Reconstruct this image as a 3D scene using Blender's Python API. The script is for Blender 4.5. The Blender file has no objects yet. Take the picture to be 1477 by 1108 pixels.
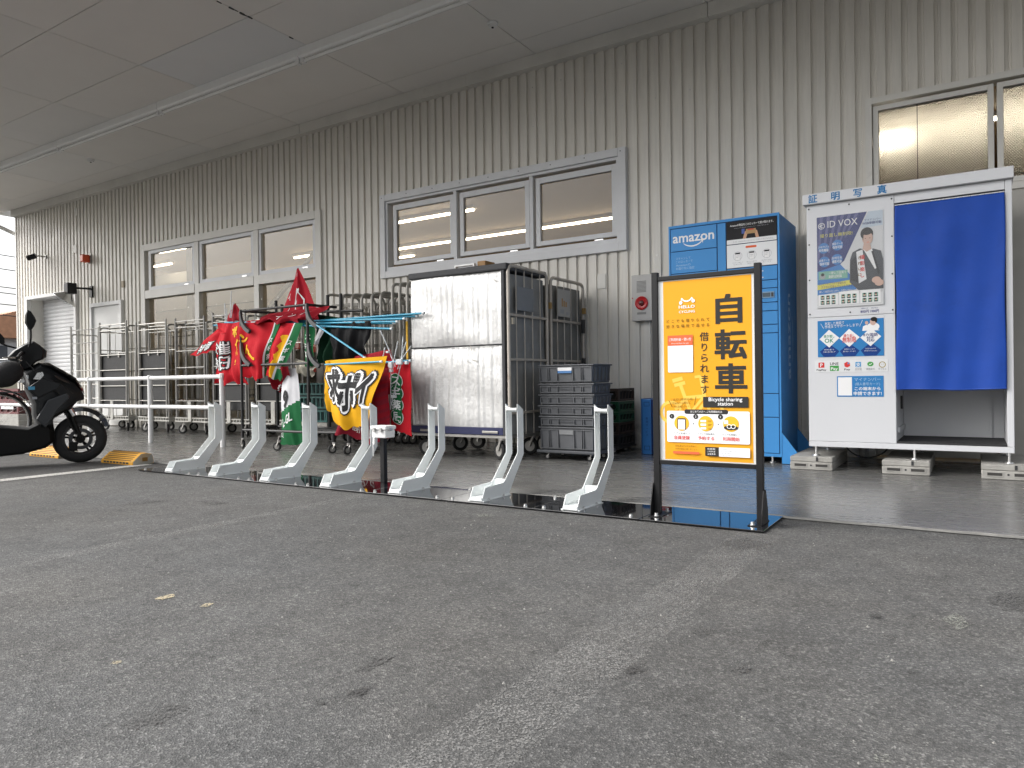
import bpy, bmesh, math, random
from mathutils import Vector, Matrix, noise as pnoise
random.seed(7)
sc = bpy.context.scene
C = sc.collection
R = math.radians

# ------------------------------------------------------------------ camera
cam = bpy.data.cameras.new('camera')
cam.sensor_fit = 'HORIZONTAL'; cam.sensor_width = 36.0; cam.lens = 25.318
cam.clip_start = 0.05; cam.clip_end = 1500.0
camo = bpy.data.objects.new('camera', cam); C.objects.link(camo)
yaw, pitch, roll = R(32.64876), R(-0.293507), R(-0.803363)
fwd = Vector((-math.sin(yaw) * math.cos(pitch), math.cos(yaw) * math.cos(pitch), math.sin(pitch)))
rgt = Vector((math.cos(yaw), math.sin(yaw), 0)); upv = rgt.cross(fwd)
r2 = rgt * math.cos(roll) + upv * math.sin(roll); u2 = upv * math.cos(roll) - rgt * math.sin(roll)
camo.matrix_world = Matrix(((r2.x, u2.x, -fwd.x, 0), (r2.y, u2.y, -fwd.y, 0), (r2.z, u2.z, -fwd.z, 0.72), (0, 0, 0, 1)))
sc.camera = camo

# ------------------------------------------------------------------ world, sun, exposure (bright overcast day)
SUN_EL, SUN_AZ = R(42), R(238)          # sun behind and to the left of the camera, veiled by cloud
w = bpy.data.worlds.new('World'); sc.world = w; w.use_nodes = True
nt = w.node_tree; nt.nodes.clear()
sky = nt.nodes.new('ShaderNodeTexSky'); sky.sky_type = 'NISHITA'; sky.sun_disc = False
sky.sun_elevation = SUN_EL; sky.sun_rotation = SUN_AZ
sky.air_density = 1.0; sky.dust_density = 6.0; sky.ozone_density = 1.0
hs = nt.nodes.new('ShaderNodeHueSaturation'); hs.inputs['Saturation'].default_value = 0.22
bg = nt.nodes.new('ShaderNodeBackground'); bg.inputs['Strength'].default_value = 0.15
wo = nt.nodes.new('ShaderNodeOutputWorld')
nt.links.new(sky.outputs[0], hs.inputs['Color']); nt.links.new(hs.outputs[0], bg.inputs['Color']); nt.links.new(bg.outputs[0], wo.inputs[0])
sl = bpy.data.lights.new('sun', 'SUN'); sl.energy = 0.6; sl.angle = R(60); sl.color = (1.0, 0.97, 0.93)
so = bpy.data.objects.new('sun', sl); C.objects.link(so)
# direction towards the sun (sky rotation 0 = +Y, clockwise seen from above)
sd = Vector((math.sin(SUN_AZ) * math.cos(SUN_EL), math.cos(SUN_AZ) * math.cos(SUN_EL), math.sin(SUN_EL)))
so.rotation_euler = sd.to_track_quat('Z', 'Y').to_euler(); so.location = sd * 30
sc.view_settings.view_transform = 'Standard'; sc.view_settings.look = 'None'
sc.view_settings.gamma = 1.0; sc.view_settings.use_curve_mapping = False
sc.view_settings.exposure = 1.22
sc.render.engine = 'CYCLES'
sc.cycles.use_denoising = True
sc.cycles.max_bounces = 10; sc.cycles.diffuse_bounces = 5; sc.cycles.glossy_bounces = 5
sc.cycles.transparent_max_bounces = 12; sc.cycles.sample_clamp_indirect = 6.0
sc.cycles.caustics_reflective = False; sc.cycles.caustics_refractive = False

# ------------------------------------------------------------------ materials
MATS = {}
def nmat(name):
    m = bpy.data.materials.new(name); m.use_nodes = True
    n = m.node_tree.nodes; b = n['Principled BSDF']
    return m, m.node_tree, n, b
def mix(t, a, b, fac, kind='MIX'):
    x = t.nodes.new('ShaderNodeMix'); x.data_type = 'RGBA'; x.blend_type = kind
    for sock, val in ((x.inputs[6], a), (x.inputs[7], b)):
        if isinstance(val, (tuple, list)): sock.default_value = (*val[:3], 1)
        else: t.links.new(val, sock)
    if isinstance(fac, (int, float)): x.inputs[0].default_value = fac
    else: t.links.new(fac, x.inputs[0])
    return x.outputs[2]
def noise(t, scale, detail=4, rough=.55, vec=None, dist=0):
    n = t.nodes.new('ShaderNodeTexNoise'); n.inputs['Scale'].default_value = scale
    n.inputs['Detail'].default_value = detail; n.inputs['Roughness'].default_value = rough
    n.inputs['Distortion'].default_value = dist
    if vec: t.links.new(vec, n.inputs['Vector'])
    return n.outputs['Fac']
def ramp(t, src, stops):
    r = t.nodes.new('ShaderNodeValToRGB'); e = r.color_ramp.elements
    while len(e) < len(stops): e.new(.5)
    for k, (p, c) in enumerate(stops):
        e[k].position = p; e[k].color = (*c, 1) if isinstance(c, tuple) else (c, c, c, 1)
    t.links.new(src, r.inputs[0]); return r.outputs[0]
def coords(t, kind='Object', scale=None):
    c = t.nodes.new('ShaderNodeTexCoord').outputs[kind]
    if scale:
        m = t.nodes.new('ShaderNodeMapping'); m.inputs['Scale'].default_value = scale
        t.links.new(c, m.inputs['Vector']); c = m.outputs[0]
    return c
def bump(t, b, h, strength, dist=.01):
    n = t.nodes.new('ShaderNodeBump'); n.inputs['Strength'].default_value = strength; n.inputs['Distance'].default_value = dist
    t.links.new(h, n.inputs['Height']); t.links.new(n.outputs[0], b.inputs['Normal'])
def M(name, col, rough=.5, metal=0., var=.12, vs=3., bmp=0., bs=80., spec=.5, coat=0., dirt=None, stretch=None, sheen=0):
    """plain procedural paint / plastic / metal: uneven tone, uneven gloss, optional fine relief and dirt"""
    if name in MATS: return MATS[name]
    m, t, n, b = nmat(name)
    v = coords(t, 'Object', stretch)
    n1 = noise(t, vs, 5, .6, v); n2 = noise(t, vs * 9, 3, .6, v)
    dark = tuple(c * (1 - var) for c in col); lite = tuple(min(1, c * (1 + var * .7)) for c in col)
    c = mix(t, dark, lite, ramp(t, n1, [(.3, 0.), (.7, 1.)]))
    if dirt:
        c = mix(t, c, dirt[0], ramp(t, noise(t, dirt[1], 6, .7, v), [(dirt[2], 0.), (min(1, dirt[2] + .16), dirt[3])]))
    t.links.new(c, b.inputs['Base Color'])
    mr = t.nodes.new('ShaderNodeMapRange'); mr.inputs['To Min'].default_value = max(.02, rough * .82); mr.inputs['To Max'].default_value = min(1, rough * 1.2)
    t.links.new(n2, mr.inputs[0]); t.links.new(mr.outputs[0], b.inputs['Roughness'])
    b.inputs['Metallic'].default_value = metal; b.inputs['Specular IOR Level'].default_value = spec
    b.inputs['Coat Weight'].default_value = coat; b.inputs['Sheen Weight'].default_value = sheen
    if bmp: bump(t, b, noise(t, bs, 4, .6, v), bmp)
    MATS[name] = m; return m

def make_special():
    # asphalt: stones in dark binder, worn paler patches
    m, t, n, b = nmat('asphalt'); v = coords(t)
    vo = n.new('ShaderNodeTexVoronoi'); vo.inputs['Scale'].default_value = 230; t.links.new(v, vo.inputs['Vector'])
    sep = n.new('ShaderNodeSeparateColor'); t.links.new(vo.outputs['Color'], sep.inputs[0])
    stone = ramp(t, sep.outputs[0], [(0., (.058, .058, .058)), (.5, (.080, .080, .079)), (.85, (.108, .107, .105)), (.985, (.175, .173, .168))])
    vo2 = n.new('ShaderNodeTexVoronoi'); vo2.inputs['Scale'].default_value = 75; t.links.new(v, vo2.inputs['Vector'])
    sep2 = n.new('ShaderNodeSeparateColor'); t.links.new(vo2.outputs['Color'], sep2.inputs[0])
    big = ramp(t, sep2.outputs[1], [(0., .78), (.5, .97), (1., 1.2)])
    c = mix(t, stone, big, .65, 'MULTIPLY')
    patch = ramp(t, noise(t, .55, 6, .6, v), [(.3, .74), (.52, .95), (.75, 1.12)])
    c = mix(t, c, patch, 1., 'MULTIPLY')
    tint = ramp(t, noise(t, .9, 5, .6, v), [(.35, (1., .985, .96)), (.65, (.97, .985, 1.))])
    c = mix(t, c, tint, 1., 'MULTIPLY')
    vo3 = n.new('ShaderNodeTexVoronoi'); vo3.inputs['Scale'].default_value = 38; t.links.new(v, vo3.inputs['Vector'])
    sep3 = n.new('ShaderNodeSeparateColor'); t.links.new(vo3.outputs['Color'], sep3.inputs[0])
    chip = ramp(t, vo3.outputs['Distance'], [(.16, 1.), (.24, 0.)])
    cm = n.new('ShaderNodeMath'); cm.operation = 'MULTIPLY'; t.links.new(chip, cm.inputs[0]); t.links.new(ramp(t, sep3.outputs[2], [(.92, 0.), (.95, .40)]), cm.inputs[1])
    c = mix(t, c, (.22, .217, .208), cm.outputs[0])
    fine = ramp(t, noise(t, 6, 5, .65, v), [(.25, .78), (.75, 1.18)])
    c = mix(t, c, fine, 1., 'MULTIPLY')
    pits = ramp(t, noise(t, 28, 3, .5, v), [(.28, .6), (.40, 1.)])
    c = mix(t, c, pits, .8, 'MULTIPLY')
    t.links.new(c, b.inputs['Base Color']); b.inputs['Roughness'].default_value = .88; b.inputs['Specular IOR Level'].default_value = .3
    h = mix(t, vo.outputs['Distance'], noise(t, 60, 4, .6, v), .5)
    bump(t, b, h, .55, .006)
    MATS['asphalt'] = m
    # polished grey concrete
    m, t, n, b = nmat('concrete_floor'); v = coords(t); vs = coords(t, 'Object', (.35, 2.2, 1))
    c = ramp(t, noise(t, .9, 7, .62, v), [(.25, (.135, .133, .127)), (.55, (.152, .150, .143)), (.8, (.172, .169, .161))])
    c = mix(t, c, ramp(t, noise(t, 3.2, 6, .7, vs), [(.3, .95), (.7, 1.04)]), .8, 'MULTIPLY')
    sp = ramp(t, noise(t, 11, 3, .5, v), [(.74, 1.), (.79, .7)])
    c = mix(t, c, sp, .8, 'MULTIPLY')
    t.links.new(c, b.inputs['Base Color'])
    t.links.new(ramp(t, noise(t, 4, 6, .65, vs), [(.25, .20), (.75, .33)]), b.inputs['Roughness'])
    b.inputs['Specular IOR Level'].default_value = .6
    MATS['concrete_floor'] = m
    # wall sheet: pale warm grey baked enamel
    m, t, n, b = nmat('siding_paint'); v = coords(t); vs = coords(t, 'Object', (3, 3, .25))
    c = ramp(t, noise(t, 1.1, 5, .6, v), [(.3, (.675, .648, .590)), (.7, (.72, .694, .635))])
    c = mix(t, c, ramp(t, noise(t, 7, 5, .7, vs), [(.28, .84), (.62, 1.03)]), .7, 'MULTIPLY')
    sep = n.new('ShaderNodeSeparateXYZ'); t.links.new(v, sep.inputs[0])
    mr = n.new('ShaderNodeMapRange'); mr.inputs[1].default_value = .0; mr.inputs[2].default_value = .55; mr.inputs[3].default_value = 1; mr.inputs[4].default_value = 0
    t.links.new(sep.outputs[2], mr.inputs[0])
    mm = n.new('ShaderNodeMath'); mm.operation = 'MULTIPLY'; t.links.new(mr.outputs[0], mm.inputs[0])
    t.links.new(ramp(t, noise(t, 5, 6, .7, v), [(.42, 0.), (.62, .75)]), mm.inputs[1])
    c = mix(t, c, (.17, .155, .13), mm.outputs[0])      # splashed mud near the floor
    t.links.new(c, b.inputs['Base Color']); t.links.new(ramp(t, noise(t, 3, 4, .6, v), [(.3, .34), (.7, .5)]), b.inputs['Roughness'])
    bump(t, b, noise(t, 120, 2, .5, v), .03, .004)
    MATS['siding_paint'] = m
    # clear window glass
    def glass(name, tint, ior=1.5, rough=.0):
        m = bpy.data.materials.new(name); m.use_nodes = True; t = m.node_tree; n = t.nodes; n.clear()
        o = n.new('ShaderNodeOutputMaterial'); tr = n.new('ShaderNodeBsdfTransparent'); tr.inputs[0].default_value = (*tint, 1)
        gl = n.new('ShaderNodeBsdfGlossy'); gl.inputs['Roughness'].default_value = rough
        lw = n.new('ShaderNodeLayerWeight'); pw_ = n.new('ShaderNodeMath'); pw_.operation = 'POWER'; pw_.inputs[1].default_value = 4.5
        fr = n.new('ShaderNodeMath'); fr.operation = 'MULTIPLY_ADD'; f0 = ((ior - 1) / (ior + 1)) ** 2; fr.inputs[1].default_value = 1 - f0; fr.inputs[2].default_value = f0
        t.links.new(lw.outputs['Facing'], pw_.inputs[0]); t.links.new(pw_.outputs[0], fr.inputs[0])
        mx = n.new('ShaderNodeMixShader'); t.links.new(fr.outputs[0], mx.inputs[0]); t.links.new(tr.outputs[0], mx.inputs[1]); t.links.new(gl.outputs[0], mx.inputs[2])
        t.links.new(mx.outputs[0], o.inputs[0]); MATS[name] = m
    glass('window_glass', (.94, .91, .85), 1.5, .01)
    glass('poster_cover', (.97, .97, .97), 1.45, .03)
    glass('lamp_glass', (.93, .95, .95), 1.5, .02)
    # patterned wired glass
    m, t, n, b = nmat('patterned_glass'); v = coords(t)
    mp = n.new('ShaderNodeMapping'); mp.inputs['Rotation'].default_value = (0, R(38), 0); t.links.new(v, mp.inputs['Vector'])
    w1 = n.new('ShaderNodeTexWave'); w1.bands_direction = 'X'; w1.inputs['Scale'].default_value = 24; w1.inputs['Distortion'].default_value = 1.2; t.links.new(mp.outputs[0], w1.inputs['Vector'])
    w2 = n.new('ShaderNodeTexWave'); w2.bands_direction = 'Z'; w2.inputs['Scale'].default_value = 16; w2.inputs['Distortion'].default_value = 2.; t.links.new(mp.outputs[0], w2.inputs['Vector'])
    b.inputs['Base Color'].default_value = (.88, .86, .80, 1); b.inputs['Roughness'].default_value = .42
    b.inputs['Transmission Weight'].default_value = 1.; b.inputs['IOR'].default_value = 1.3
    bump(t, b, mix(t, w1.outputs['Color'], w2.outputs['Color'], .4), .35, .02)
    MATS['patterned_glass'] = m
    # crinkled aluminium foil sheet with vertical creases
    m, t, n, b = nmat('foil'); v = coords(t); vs = coords(t, 'Object', (1, 1, .045)); vh = coords(t, 'Object', (.3, 1, 1.4))
    b.inputs['Metallic'].default_value = .66
    c = ramp(t, noise(t, 2.2, 5, .6, v), [(.3, (.47, .47, .465)), (.7, (.66, .66, .65))])
    c = mix(t, c, (.42, .44, .47), ramp(t, noise(t, 1.7, 6, .7, vh), [(.60, 0.), (.76, .55)]))
    t.links.new(c, b.inputs['Base Color'])
    t.links.new(ramp(t, noise(t, 6, 4, .6, v), [(.3, .38), (.7, .55)]), b.inputs['Roughness'])
    h = mix(t, noise(t, 11, 3, .5, vs), noise(t, 16, 6, .75, v), .5)
    bump(t, b, h, .6, .022)
    MATS['foil'] = m
    # thin worn road paint: chips let the asphalt through
    def paint(name, col, lo, hi):
        m = bpy.data.materials.new(name); m.use_nodes = True; t = m.node_tree; n = t.nodes; b = n['Principled BSDF']; v = coords(t)
        o = n['Material Output']; tr = n.new('ShaderNodeBsdfTransparent'); mx = n.new('ShaderNodeMixShader')
        vo = n.new('ShaderNodeTexVoronoi'); vo.inputs['Scale'].default_value = 240; t.links.new(v, vo.inputs['Vector'])
        sp = n.new('ShaderNodeSeparateColor'); t.links.new(vo.outputs['Color'], sp.inputs[0])
        a = mix(t, sp.outputs[1], noise(t, 5, 6, .7, v), .45)
        t.links.new(ramp(t, a, [(lo, 0.), (hi, 1.)]), mx.inputs[0])
        t.links.new(mix(t, tuple(x * .8 for x in col), col, noise(t, 14, 4, .6, v)), b.inputs['Base Color']); b.inputs['Roughness'].default_value = .8
        t.links.new(tr.outputs[0], mx.inputs[1]); t.links.new(b.outputs[0], mx.inputs[2]); t.links.new(mx.outputs[0], o.inputs[0]); MATS[name] = m
    paint('line_paint', (.52, .51, .48), .22, .40)
    paint('line_paint_worn', (.30, .297, .286), .56, .88)
    paint('line_paint_ghost', (.25, .247, .239), .51, .86)
    paint('stain_grey', (.22, .225, .20), .40, .75)
    paint('stain_dark', (.05, .049, .048), .32, .60)
    paint('stain_soft', (.085, .084, .082), .44, .70)
    paint('stain_pale', (.42, .36, .24), .34, .56)
    def emit(name, col, s):
        m = bpy.data.materials.new(name); m.use_nodes = True; t = m.node_tree; n = t.nodes; n.clear()
        o = n.new('ShaderNodeOutputMaterial'); e = n.new('ShaderNodeEmission'); e.inputs[0].default_value = (*col, 1); e.inputs[1].default_value = s
        t.links.new(e.outputs[0], o.inputs[0]); MATS[name] = m
    emit('tube_lit', (1, .90, .72), 9.0)
make_special()
def G(n): return MATS[n]
STEEL = M('zinc_tube', (.46, .45, .42), .38, .75, .18, 6, dirt=((.22, .17, .12), 9, .62, .6))
GALV = M('grey_tube', (.36, .35, .33), .42, .6, .2, 6, dirt=((.16, .12, .09), 8, .6, .6))
WHITEP = M('white_paint', (.74, .74, .73), .4, 0, .05, 2, dirt=((.5, .48, .43), 6, .63, .5))
ALU = M('aluminium_frame', (.66, .67, .685), .45, .0, .06, 3)
LAMPW = M('lamp_white', (.90, .90, .885), .3, 0, .03, 2)
TRIM = M('trim_paint', (.66, .645, .60), .42, 0, .08, 2, dirt=((.36, .34, .3), 4, .62, .5))
BLACKM = M('black_metal', (.009, .009, .010), .42, .0, .3, 8, spec=.3)
BLACKR = M('black_rubber', (.012, .012, .012), .75, 0, .25, 20, bmp=.15)
DARKP = M('dark_plastic', (.028, .029, .031), .5, 0, .2, 8)
CHROME = M('bolt_metal', (.66, .66, .65), .28, .9, .1, 10)
SIDING = G('siding_paint')

# ------------------------------------------------------------------ mesh tools
class MB:
    def __init__(s): s.v = []; s.f = []; s.m = []
    def add(s, vs, fs, m=0):
        o = len(s.v); s.v += [tuple(p) for p in vs]
        for f in fs: s.f.append(tuple(o + i for i in f)); s.m.append(m)
        return s
    def box(s, x0, x1, y0, y1, z0, z1, m=0):
        return s.add([(x0, y0, z0), (x1, y0, z0), (x1, y1, z0), (x0, y1, z0), (x0, y0, z1), (x1, y0, z1), (x1, y1, z1), (x0, y1, z1)],
                     [(0, 3, 2, 1), (4, 5, 6, 7), (0, 1, 5, 4), (1, 2, 6, 5), (2, 3, 7, 6), (3, 0, 4, 7)], m)
    def prism(s, pts, fn, d0, d1, m=0):
        """polygon pts (a,b) pushed from d0 to d1; fn(a,b,d) -> xyz"""
        n = len(pts)
        vs = [fn(a, b, d0) for a, b in pts] + [fn(a, b, d1) for a, b in pts]
        fs = [tuple(range(n - 1, -1, -1)), tuple(range(n, 2 * n))] + [(i, (i + 1) % n, n + (i + 1) % n, n + i) for i in range(n)]
        return s.add(vs, fs, m)
    def cyl(s, p, q, r, n=10, r2=None, m=0, caps=True):
        p = Vector(p); q = Vector(q); d = (q - p).normalized(); r2 = r if r2 is None else r2
        a = d.orthogonal().normalized(); b = d.cross(a); vs = []
        for c, rr in ((p, r), (q, r2)):
            vs += [c + (a * math.cos(2 * math.pi * k / n) + b * math.sin(2 * math.pi * k / n)) * rr for k in range(n)]
        fs = [(k, (k + 1) % n, n + (k + 1) % n, n + k) for k in range(n)]
        if caps: fs += [tuple(range(n - 1, -1, -1)), tuple(range(n, 2 * n))]
        return s.add(vs, fs, m)
    def tube(s, pts, r, n=8, m=0, closed=False, flat=None):
        pts = [Vector(p) for p in pts]; N = len(pts); vs = []; prev = None
        for i, p in enumerate(pts):
            if closed: d = (pts[(i + 1) % N] - pts[i - 1]).normalized()
            else: d = (pts[min(N - 1, i + 1)] - pts[max(0, i - 1)]).normalized()
            if prev is None: a = d.orthogonal().normalized()
            else:
                a = prev - d * prev.dot(d); a = a.normalized() if a.length > 1e-6 else d.orthogonal().normalized()
            prev = a; b = d.cross(a); rr = r[i] if isinstance(r, (list, tuple)) else r
            vs += [p + (a * math.cos(2 * math.pi * k / n) + b * math.sin(2 * math.pi * k / n)) * rr for k in range(n)]
        fs = []
        for i in range(N if closed else N - 1):
            j = (i + 1) % N
            fs += [(i * n + k, i * n + (k + 1) % n, j * n + (k + 1) % n, j * n + k) for k in range(n)]
        if not closed: fs += [tuple(range(n - 1, -1, -1)), tuple((N - 1) * n + k for k in range(n))]
        return s.add(vs, fs, m)
    def lathe(s, c, axis, prof, n=24, m=0, close=True):
        """prof: (radius, height along axis)"""
        c = Vector(c); d = Vector(axis).normalized(); a = d.orthogonal().normalized(); b = d.cross(a); vs = []
        for rr, h in prof:
            vs += [c + d * h + (a * math.cos(2 * math.pi * k / n) + b * math.sin(2 * math.pi * k / n)) * rr for k in range(n)]
        N = len(prof)
        fs = [(i * n + k, i * n + (k + 1) % n, (i + 1) % N * n + (k + 1) % n, (i + 1) % N * n + k) for i in range(N if close else N - 1) for k in range(n)]
        return s.add(vs, fs, m)
    def grid(s, fn, nu, nv, m=0):
        vs = [fn(i / nu, j / nv) for j in range(nv + 1) for i in range(nu + 1)]
        fs = [(j * (nu + 1) + i, j * (nu + 1) + i + 1, (j + 1) * (nu + 1) + i + 1, (j + 1) * (nu + 1) + i) for j in range(nv) for i in range(nu)]
        if callable(m):
            o = len(s.v); s.v += [tuple(p) for p in vs]
            for k, f in enumerate(fs):
                s.f.append(tuple(o + i for i in f)); s.m.append(m((k % nu + .5) / nu, (k // nu + .5) / nv))
            return s
        return s.add(vs, fs, m)
    def loft(s, rings, m=0, caps=True):
        n = len(rings[0]); vs = [p for r in rings for p in r]
        fs = [(i * n + k, i * n + (k + 1) % n, (i + 1) * n + (k + 1) % n, (i + 1) * n + k) for i in range(len(rings) - 1) for k in range(n)]
        if caps: fs += [tuple(range(n - 1, -1, -1)), tuple((len(rings) - 1) * n + k for k in range(n))]
        return s.add(vs, fs, m)
    def build(s, name, mats, parent=None, smooth=None, bevel=0, fix=True, sub=0):
        off = Vector((0, 0, 0)); p = parent
        while p is not None: off += p.location; p = p.parent
        me = bpy.data.meshes.new(name)
        me.from_pydata([(x - off.x, y - off.y, z - off.z) for x, y, z in s.v], [], s.f)
        if not isinstance(mats, (list, tuple)): mats = [mats]
        for m in mats: me.materials.append(m)
        if len(mats) > 1: me.polygons.foreach_set('material_index', s.m)
        if fix:
            bm = bmesh.new(); bm.from_mesh(me); bmesh.ops.recalc_face_normals(bm, faces=bm.faces); bm.to_mesh(me); bm.free()
        me.update()
        if smooth:
            me.polygons.foreach_set('use_smooth', [True] * len(me.polygons)); me.set_sharp_from_angle(angle=R(smooth))
        o = bpy.data.objects.new(name, me); C.objects.link(o); o.parent = parent
        if bevel:
            b = o.modifiers.new('edge', 'BEVEL'); b.width = bevel; b.segments = 2; b.limit_method = 'ANGLE'; b.angle_limit = R(50)
        if sub:
            q = o.modifiers.new('round', 'SUBSURF'); q.levels = sub; q.render_levels = sub
        return o
def tag(o, label=None, cat=None, group=None, kind=None):
    if label: o['label'] = label
    if cat: o['category'] = cat
    if group: o['group'] = group
    if kind: o['kind'] = kind
    return o
def thing(name, label, cat, loc=(0, 0, 0), group=None, rotz=0):
    o = bpy.data.objects.new(name, None); o.empty_display_size = .1; C.objects.link(o)
    o.location = loc; o.rotation_euler = (0, 0, rotz)
    return tag(o, label, cat, group)
def struct(name, mb, mats, parent=None, **k):
    o = mb.build(name, mats, parent, **k)
    if parent is None: o['kind'] = 'structure'
    return o
def copy_tree(o, parent=None):
    c = o.copy(); C.objects.link(c); c.parent = parent
    for ch in list(o.children): copy_tree(ch, c)
    return c
def bez(a, b, c, d, n=10):
    a, b, c, d = map(Vector, (a, b, c, d))
    return [a * (1 - t) ** 3 + b * 3 * t * (1 - t) ** 2 + c * 3 * t * t * (1 - t) + d * t ** 3 for t in (k / n for k in range(n + 1))]
def rounded_U(p0, top0, top1, p1, rad, n=5):
    """path p0 -> up -> round corner -> across -> round corner -> down to p1"""
    p0, t0, t1, p1 = map(Vector, (p0, top0, top1, p1)); pts = [p0]
    for a, k, b in ((p0, t0, t1), (t0, t1, p1)):
        d1 = (a - k).normalized(); d2 = (b - k).normalized()
        for i in range(n + 1):
            t = i / n; s0 = k + d1 * rad; s1 = k + d2 * rad
            pts.append(s0 * (1 - t) ** 2 + k * 2 * t * (1 - t) + s1 * t * t)
    pts.append(p1); return pts

# flat print: letters and shapes laid on a surface as thin ink
_glyph = {}
def glyphs(txt, bold=0):
    if (txt, bold) not in _glyph:
        c = bpy.data.curves.new('ink', 'FONT'); c.body = txt; c.resolution_u = 2
        o = bpy.data.objects.new('ink', c); me = bpy.data.meshes.new_from_object(o)
        vs = [(v.co.x, v.co.y) for v in me.vertices]; fs = [tuple(p.vertices) for p in me.polygons]
        bpy.data.objects.remove(o); bpy.data.curves.remove(c); bpy.data.meshes.remove(me)
        if not vs: vs = [(0, 0)]
        xs = [a for a, _ in vs]; ys = [b for _, b in vs]
        _glyph[(txt, bold)] = (vs, fs, min(xs), max(xs), min(ys), max(ys))
    return _glyph[(txt, bold)]
class Ink:
    """fn(a,b,h) maps print metres (a right, b up) and ink height to a point"""
    def __init__(s, fn, step=.0007): s.fn = fn; s.mb = MB(); s.mats = []; s.h = 0; s.step = step
    def slot(s, m):
        if m not in s.mats: s.mats.append(m)
        return s.mats.index(m)
    def up(s): s.h += s.step; return s
    def poly(s, pts, m):
        s.h += 1.2e-5; s.mb.add([s.fn(a, b, s.h) for a, b in pts], [tuple(range(len(pts)))], s.slot(m)); return s
    def rect(s, a0, b0, a1, b1, m, r=0):
        if r <= 0: return s.poly([(a0, b0), (a1, b0), (a1, b1), (a0, b1)], m)
        pts = []
        for cx, cy, st in ((a1 - r, b0 + r, -90), (a1 - r, b1 - r, 0), (a0 + r, b1 - r, 90), (a0 + r, b0 + r, 180)):
            pts += [(cx + r * math.cos(R(st + k * 22.5)), cy + r * math.sin(R(st + k * 22.5))) for k in range(5)]
        return s.poly(pts, m)
    def disc(s, a, b, r, m, n=24, ry=None, a0=0, a1=360):
        ry = ry or r; full = a1 - a0 >= 360
        return s.poly([(a + r * math.cos(R(a0 + (a1 - a0) * k / (n if full else n - 1))), b + ry * math.sin(R(a0 + (a1 - a0) * k / (n if full else n - 1)))) for k in range(n)], m)
    def arc(s, a, b, r, w, m, a0=0, a1=360, n=24, ry=None):
        ry = ry or r; vs = []; s.h += 1.2e-5
        for k in range(n + 1):
            t = R(a0 + (a1 - a0) * k / n); ww = w(k / n) if callable(w) else w
            vs += [s.fn(a + (r - ww / 2) * math.cos(t), b + (ry - ww / 2) * math.sin(t), s.h), s.fn(a + (r + ww / 2) * math.cos(t), b + (ry + ww / 2) * math.sin(t), s.h)]
        s.mb.add(vs, [(2 * k, 2 * k + 1, 2 * k + 3, 2 * k + 2) for k in range(n)], s.slot(m)); return s
    def line(s, p, q, w, m):
        p = Vector((*p, 0)); q = Vector((*q, 0)); d = (q - p).normalized() * w / 2; n = Vector((-d.y, d.x, 0))
        return s.poly([(x.x, x.y) for x in (p - n, q - n, q + n, p + n)], m)
    def text(s, txt, a, b, h, m, w=None, al='L', bold=0., rot=0, cut=0):
        """em height h; baseline-box bottom at b; w squeezes to a width"""
        vs, fs, x0, x1, y0, y1 = glyphs(txt); sx = h if w is None else w / max(1e-6, x1 - x0); W_ = (x1 - x0) * sx
        sh = {'L': 0, 'C': -W_ / 2, 'R': -W_}[al]; ca, sa = math.cos(R(rot)), math.sin(R(rot))
        if cut:
            bm = bmesh.new(); bv = [bm.verts.new((x, y, 0)) for x, y in vs]
            for f in fs:
                try: bm.faces.new([bv[i] for i in f])
                except ValueError: pass
            for _ in range(cut): bmesh.ops.subdivide_edges(bm, edges=[e for e in bm.edges if e.calc_length() > .12], cuts=1); bmesh.ops.triangulate(bm, faces=bm.faces)
            bm.verts.index_update(); vs = [(v.co.x, v.co.y) for v in bm.verts]; fs = [tuple(v.index for v in f.verts) for f in bm.faces]; bm.free()
        n = 1 if bold <= 0 else (4 if bold < .05 else 10)
        for k in range(n):
            ox, oy = (0, 0) if n == 1 else (bold * math.cos(2 * math.pi * (k + .5) / n) * 1.2, bold * math.sin(2 * math.pi * (k + .5) / n) * 1.2)
            out = []; s.h += 1.2e-5
            for x, y in vs:
                p, q = (x + ox - x0) * sx + sh, (y + oy) * h
                out.append(s.fn(a + p * ca - q * sa, b + p * sa + q * ca, s.h))
            s.mb.add(out, fs, s.slot(m))
        return s
    def column(s, txt, a, b, h, pitch, m, bold=0.):
        for k, ch in enumerate(txt): s.text(ch, a, b - k * pitch, h, m, al='C', bold=bold)
        return s
    def build(s, name, parent): return s.mb.build(name, s.mats, parent, fix=False)
def front(Y, x0=0, z0=0):          # ink on a plane facing the car park (-Y)
    return lambda a, b, h: (x0 + a, Y - h, z0 + b)
def ink(name, col, rough=.6): return M('ink_' + name, col, rough, 0, .04, 2, spec=.18)
I_WHITE = ink('white', (.80, .80, .80)); I_BLACK = ink('black', (.02, .02, .022)); I_RED = ink('red', (.62, .05, .045))
I_YEL = ink('yellow', (.80, .43, .025)); I_BLUE = ink('blue', (.03, .20, .50)); I_NAVY = ink('navy', (.02, .03, .16)); I_GREY = ink('grey', (.35, .36, .38))

# ================================================================== SETTING
WY = 6.86                      # outer face of the store wall
# ground
mb = MB(); mb.add([(-300, -300, 0), (300, -300, 0), (300, 300, 0), (-300, 300, 0)], [(0, 1, 2, 3)])
asphalt = struct('asphalt_ground', mb, G('asphalt'))
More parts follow.
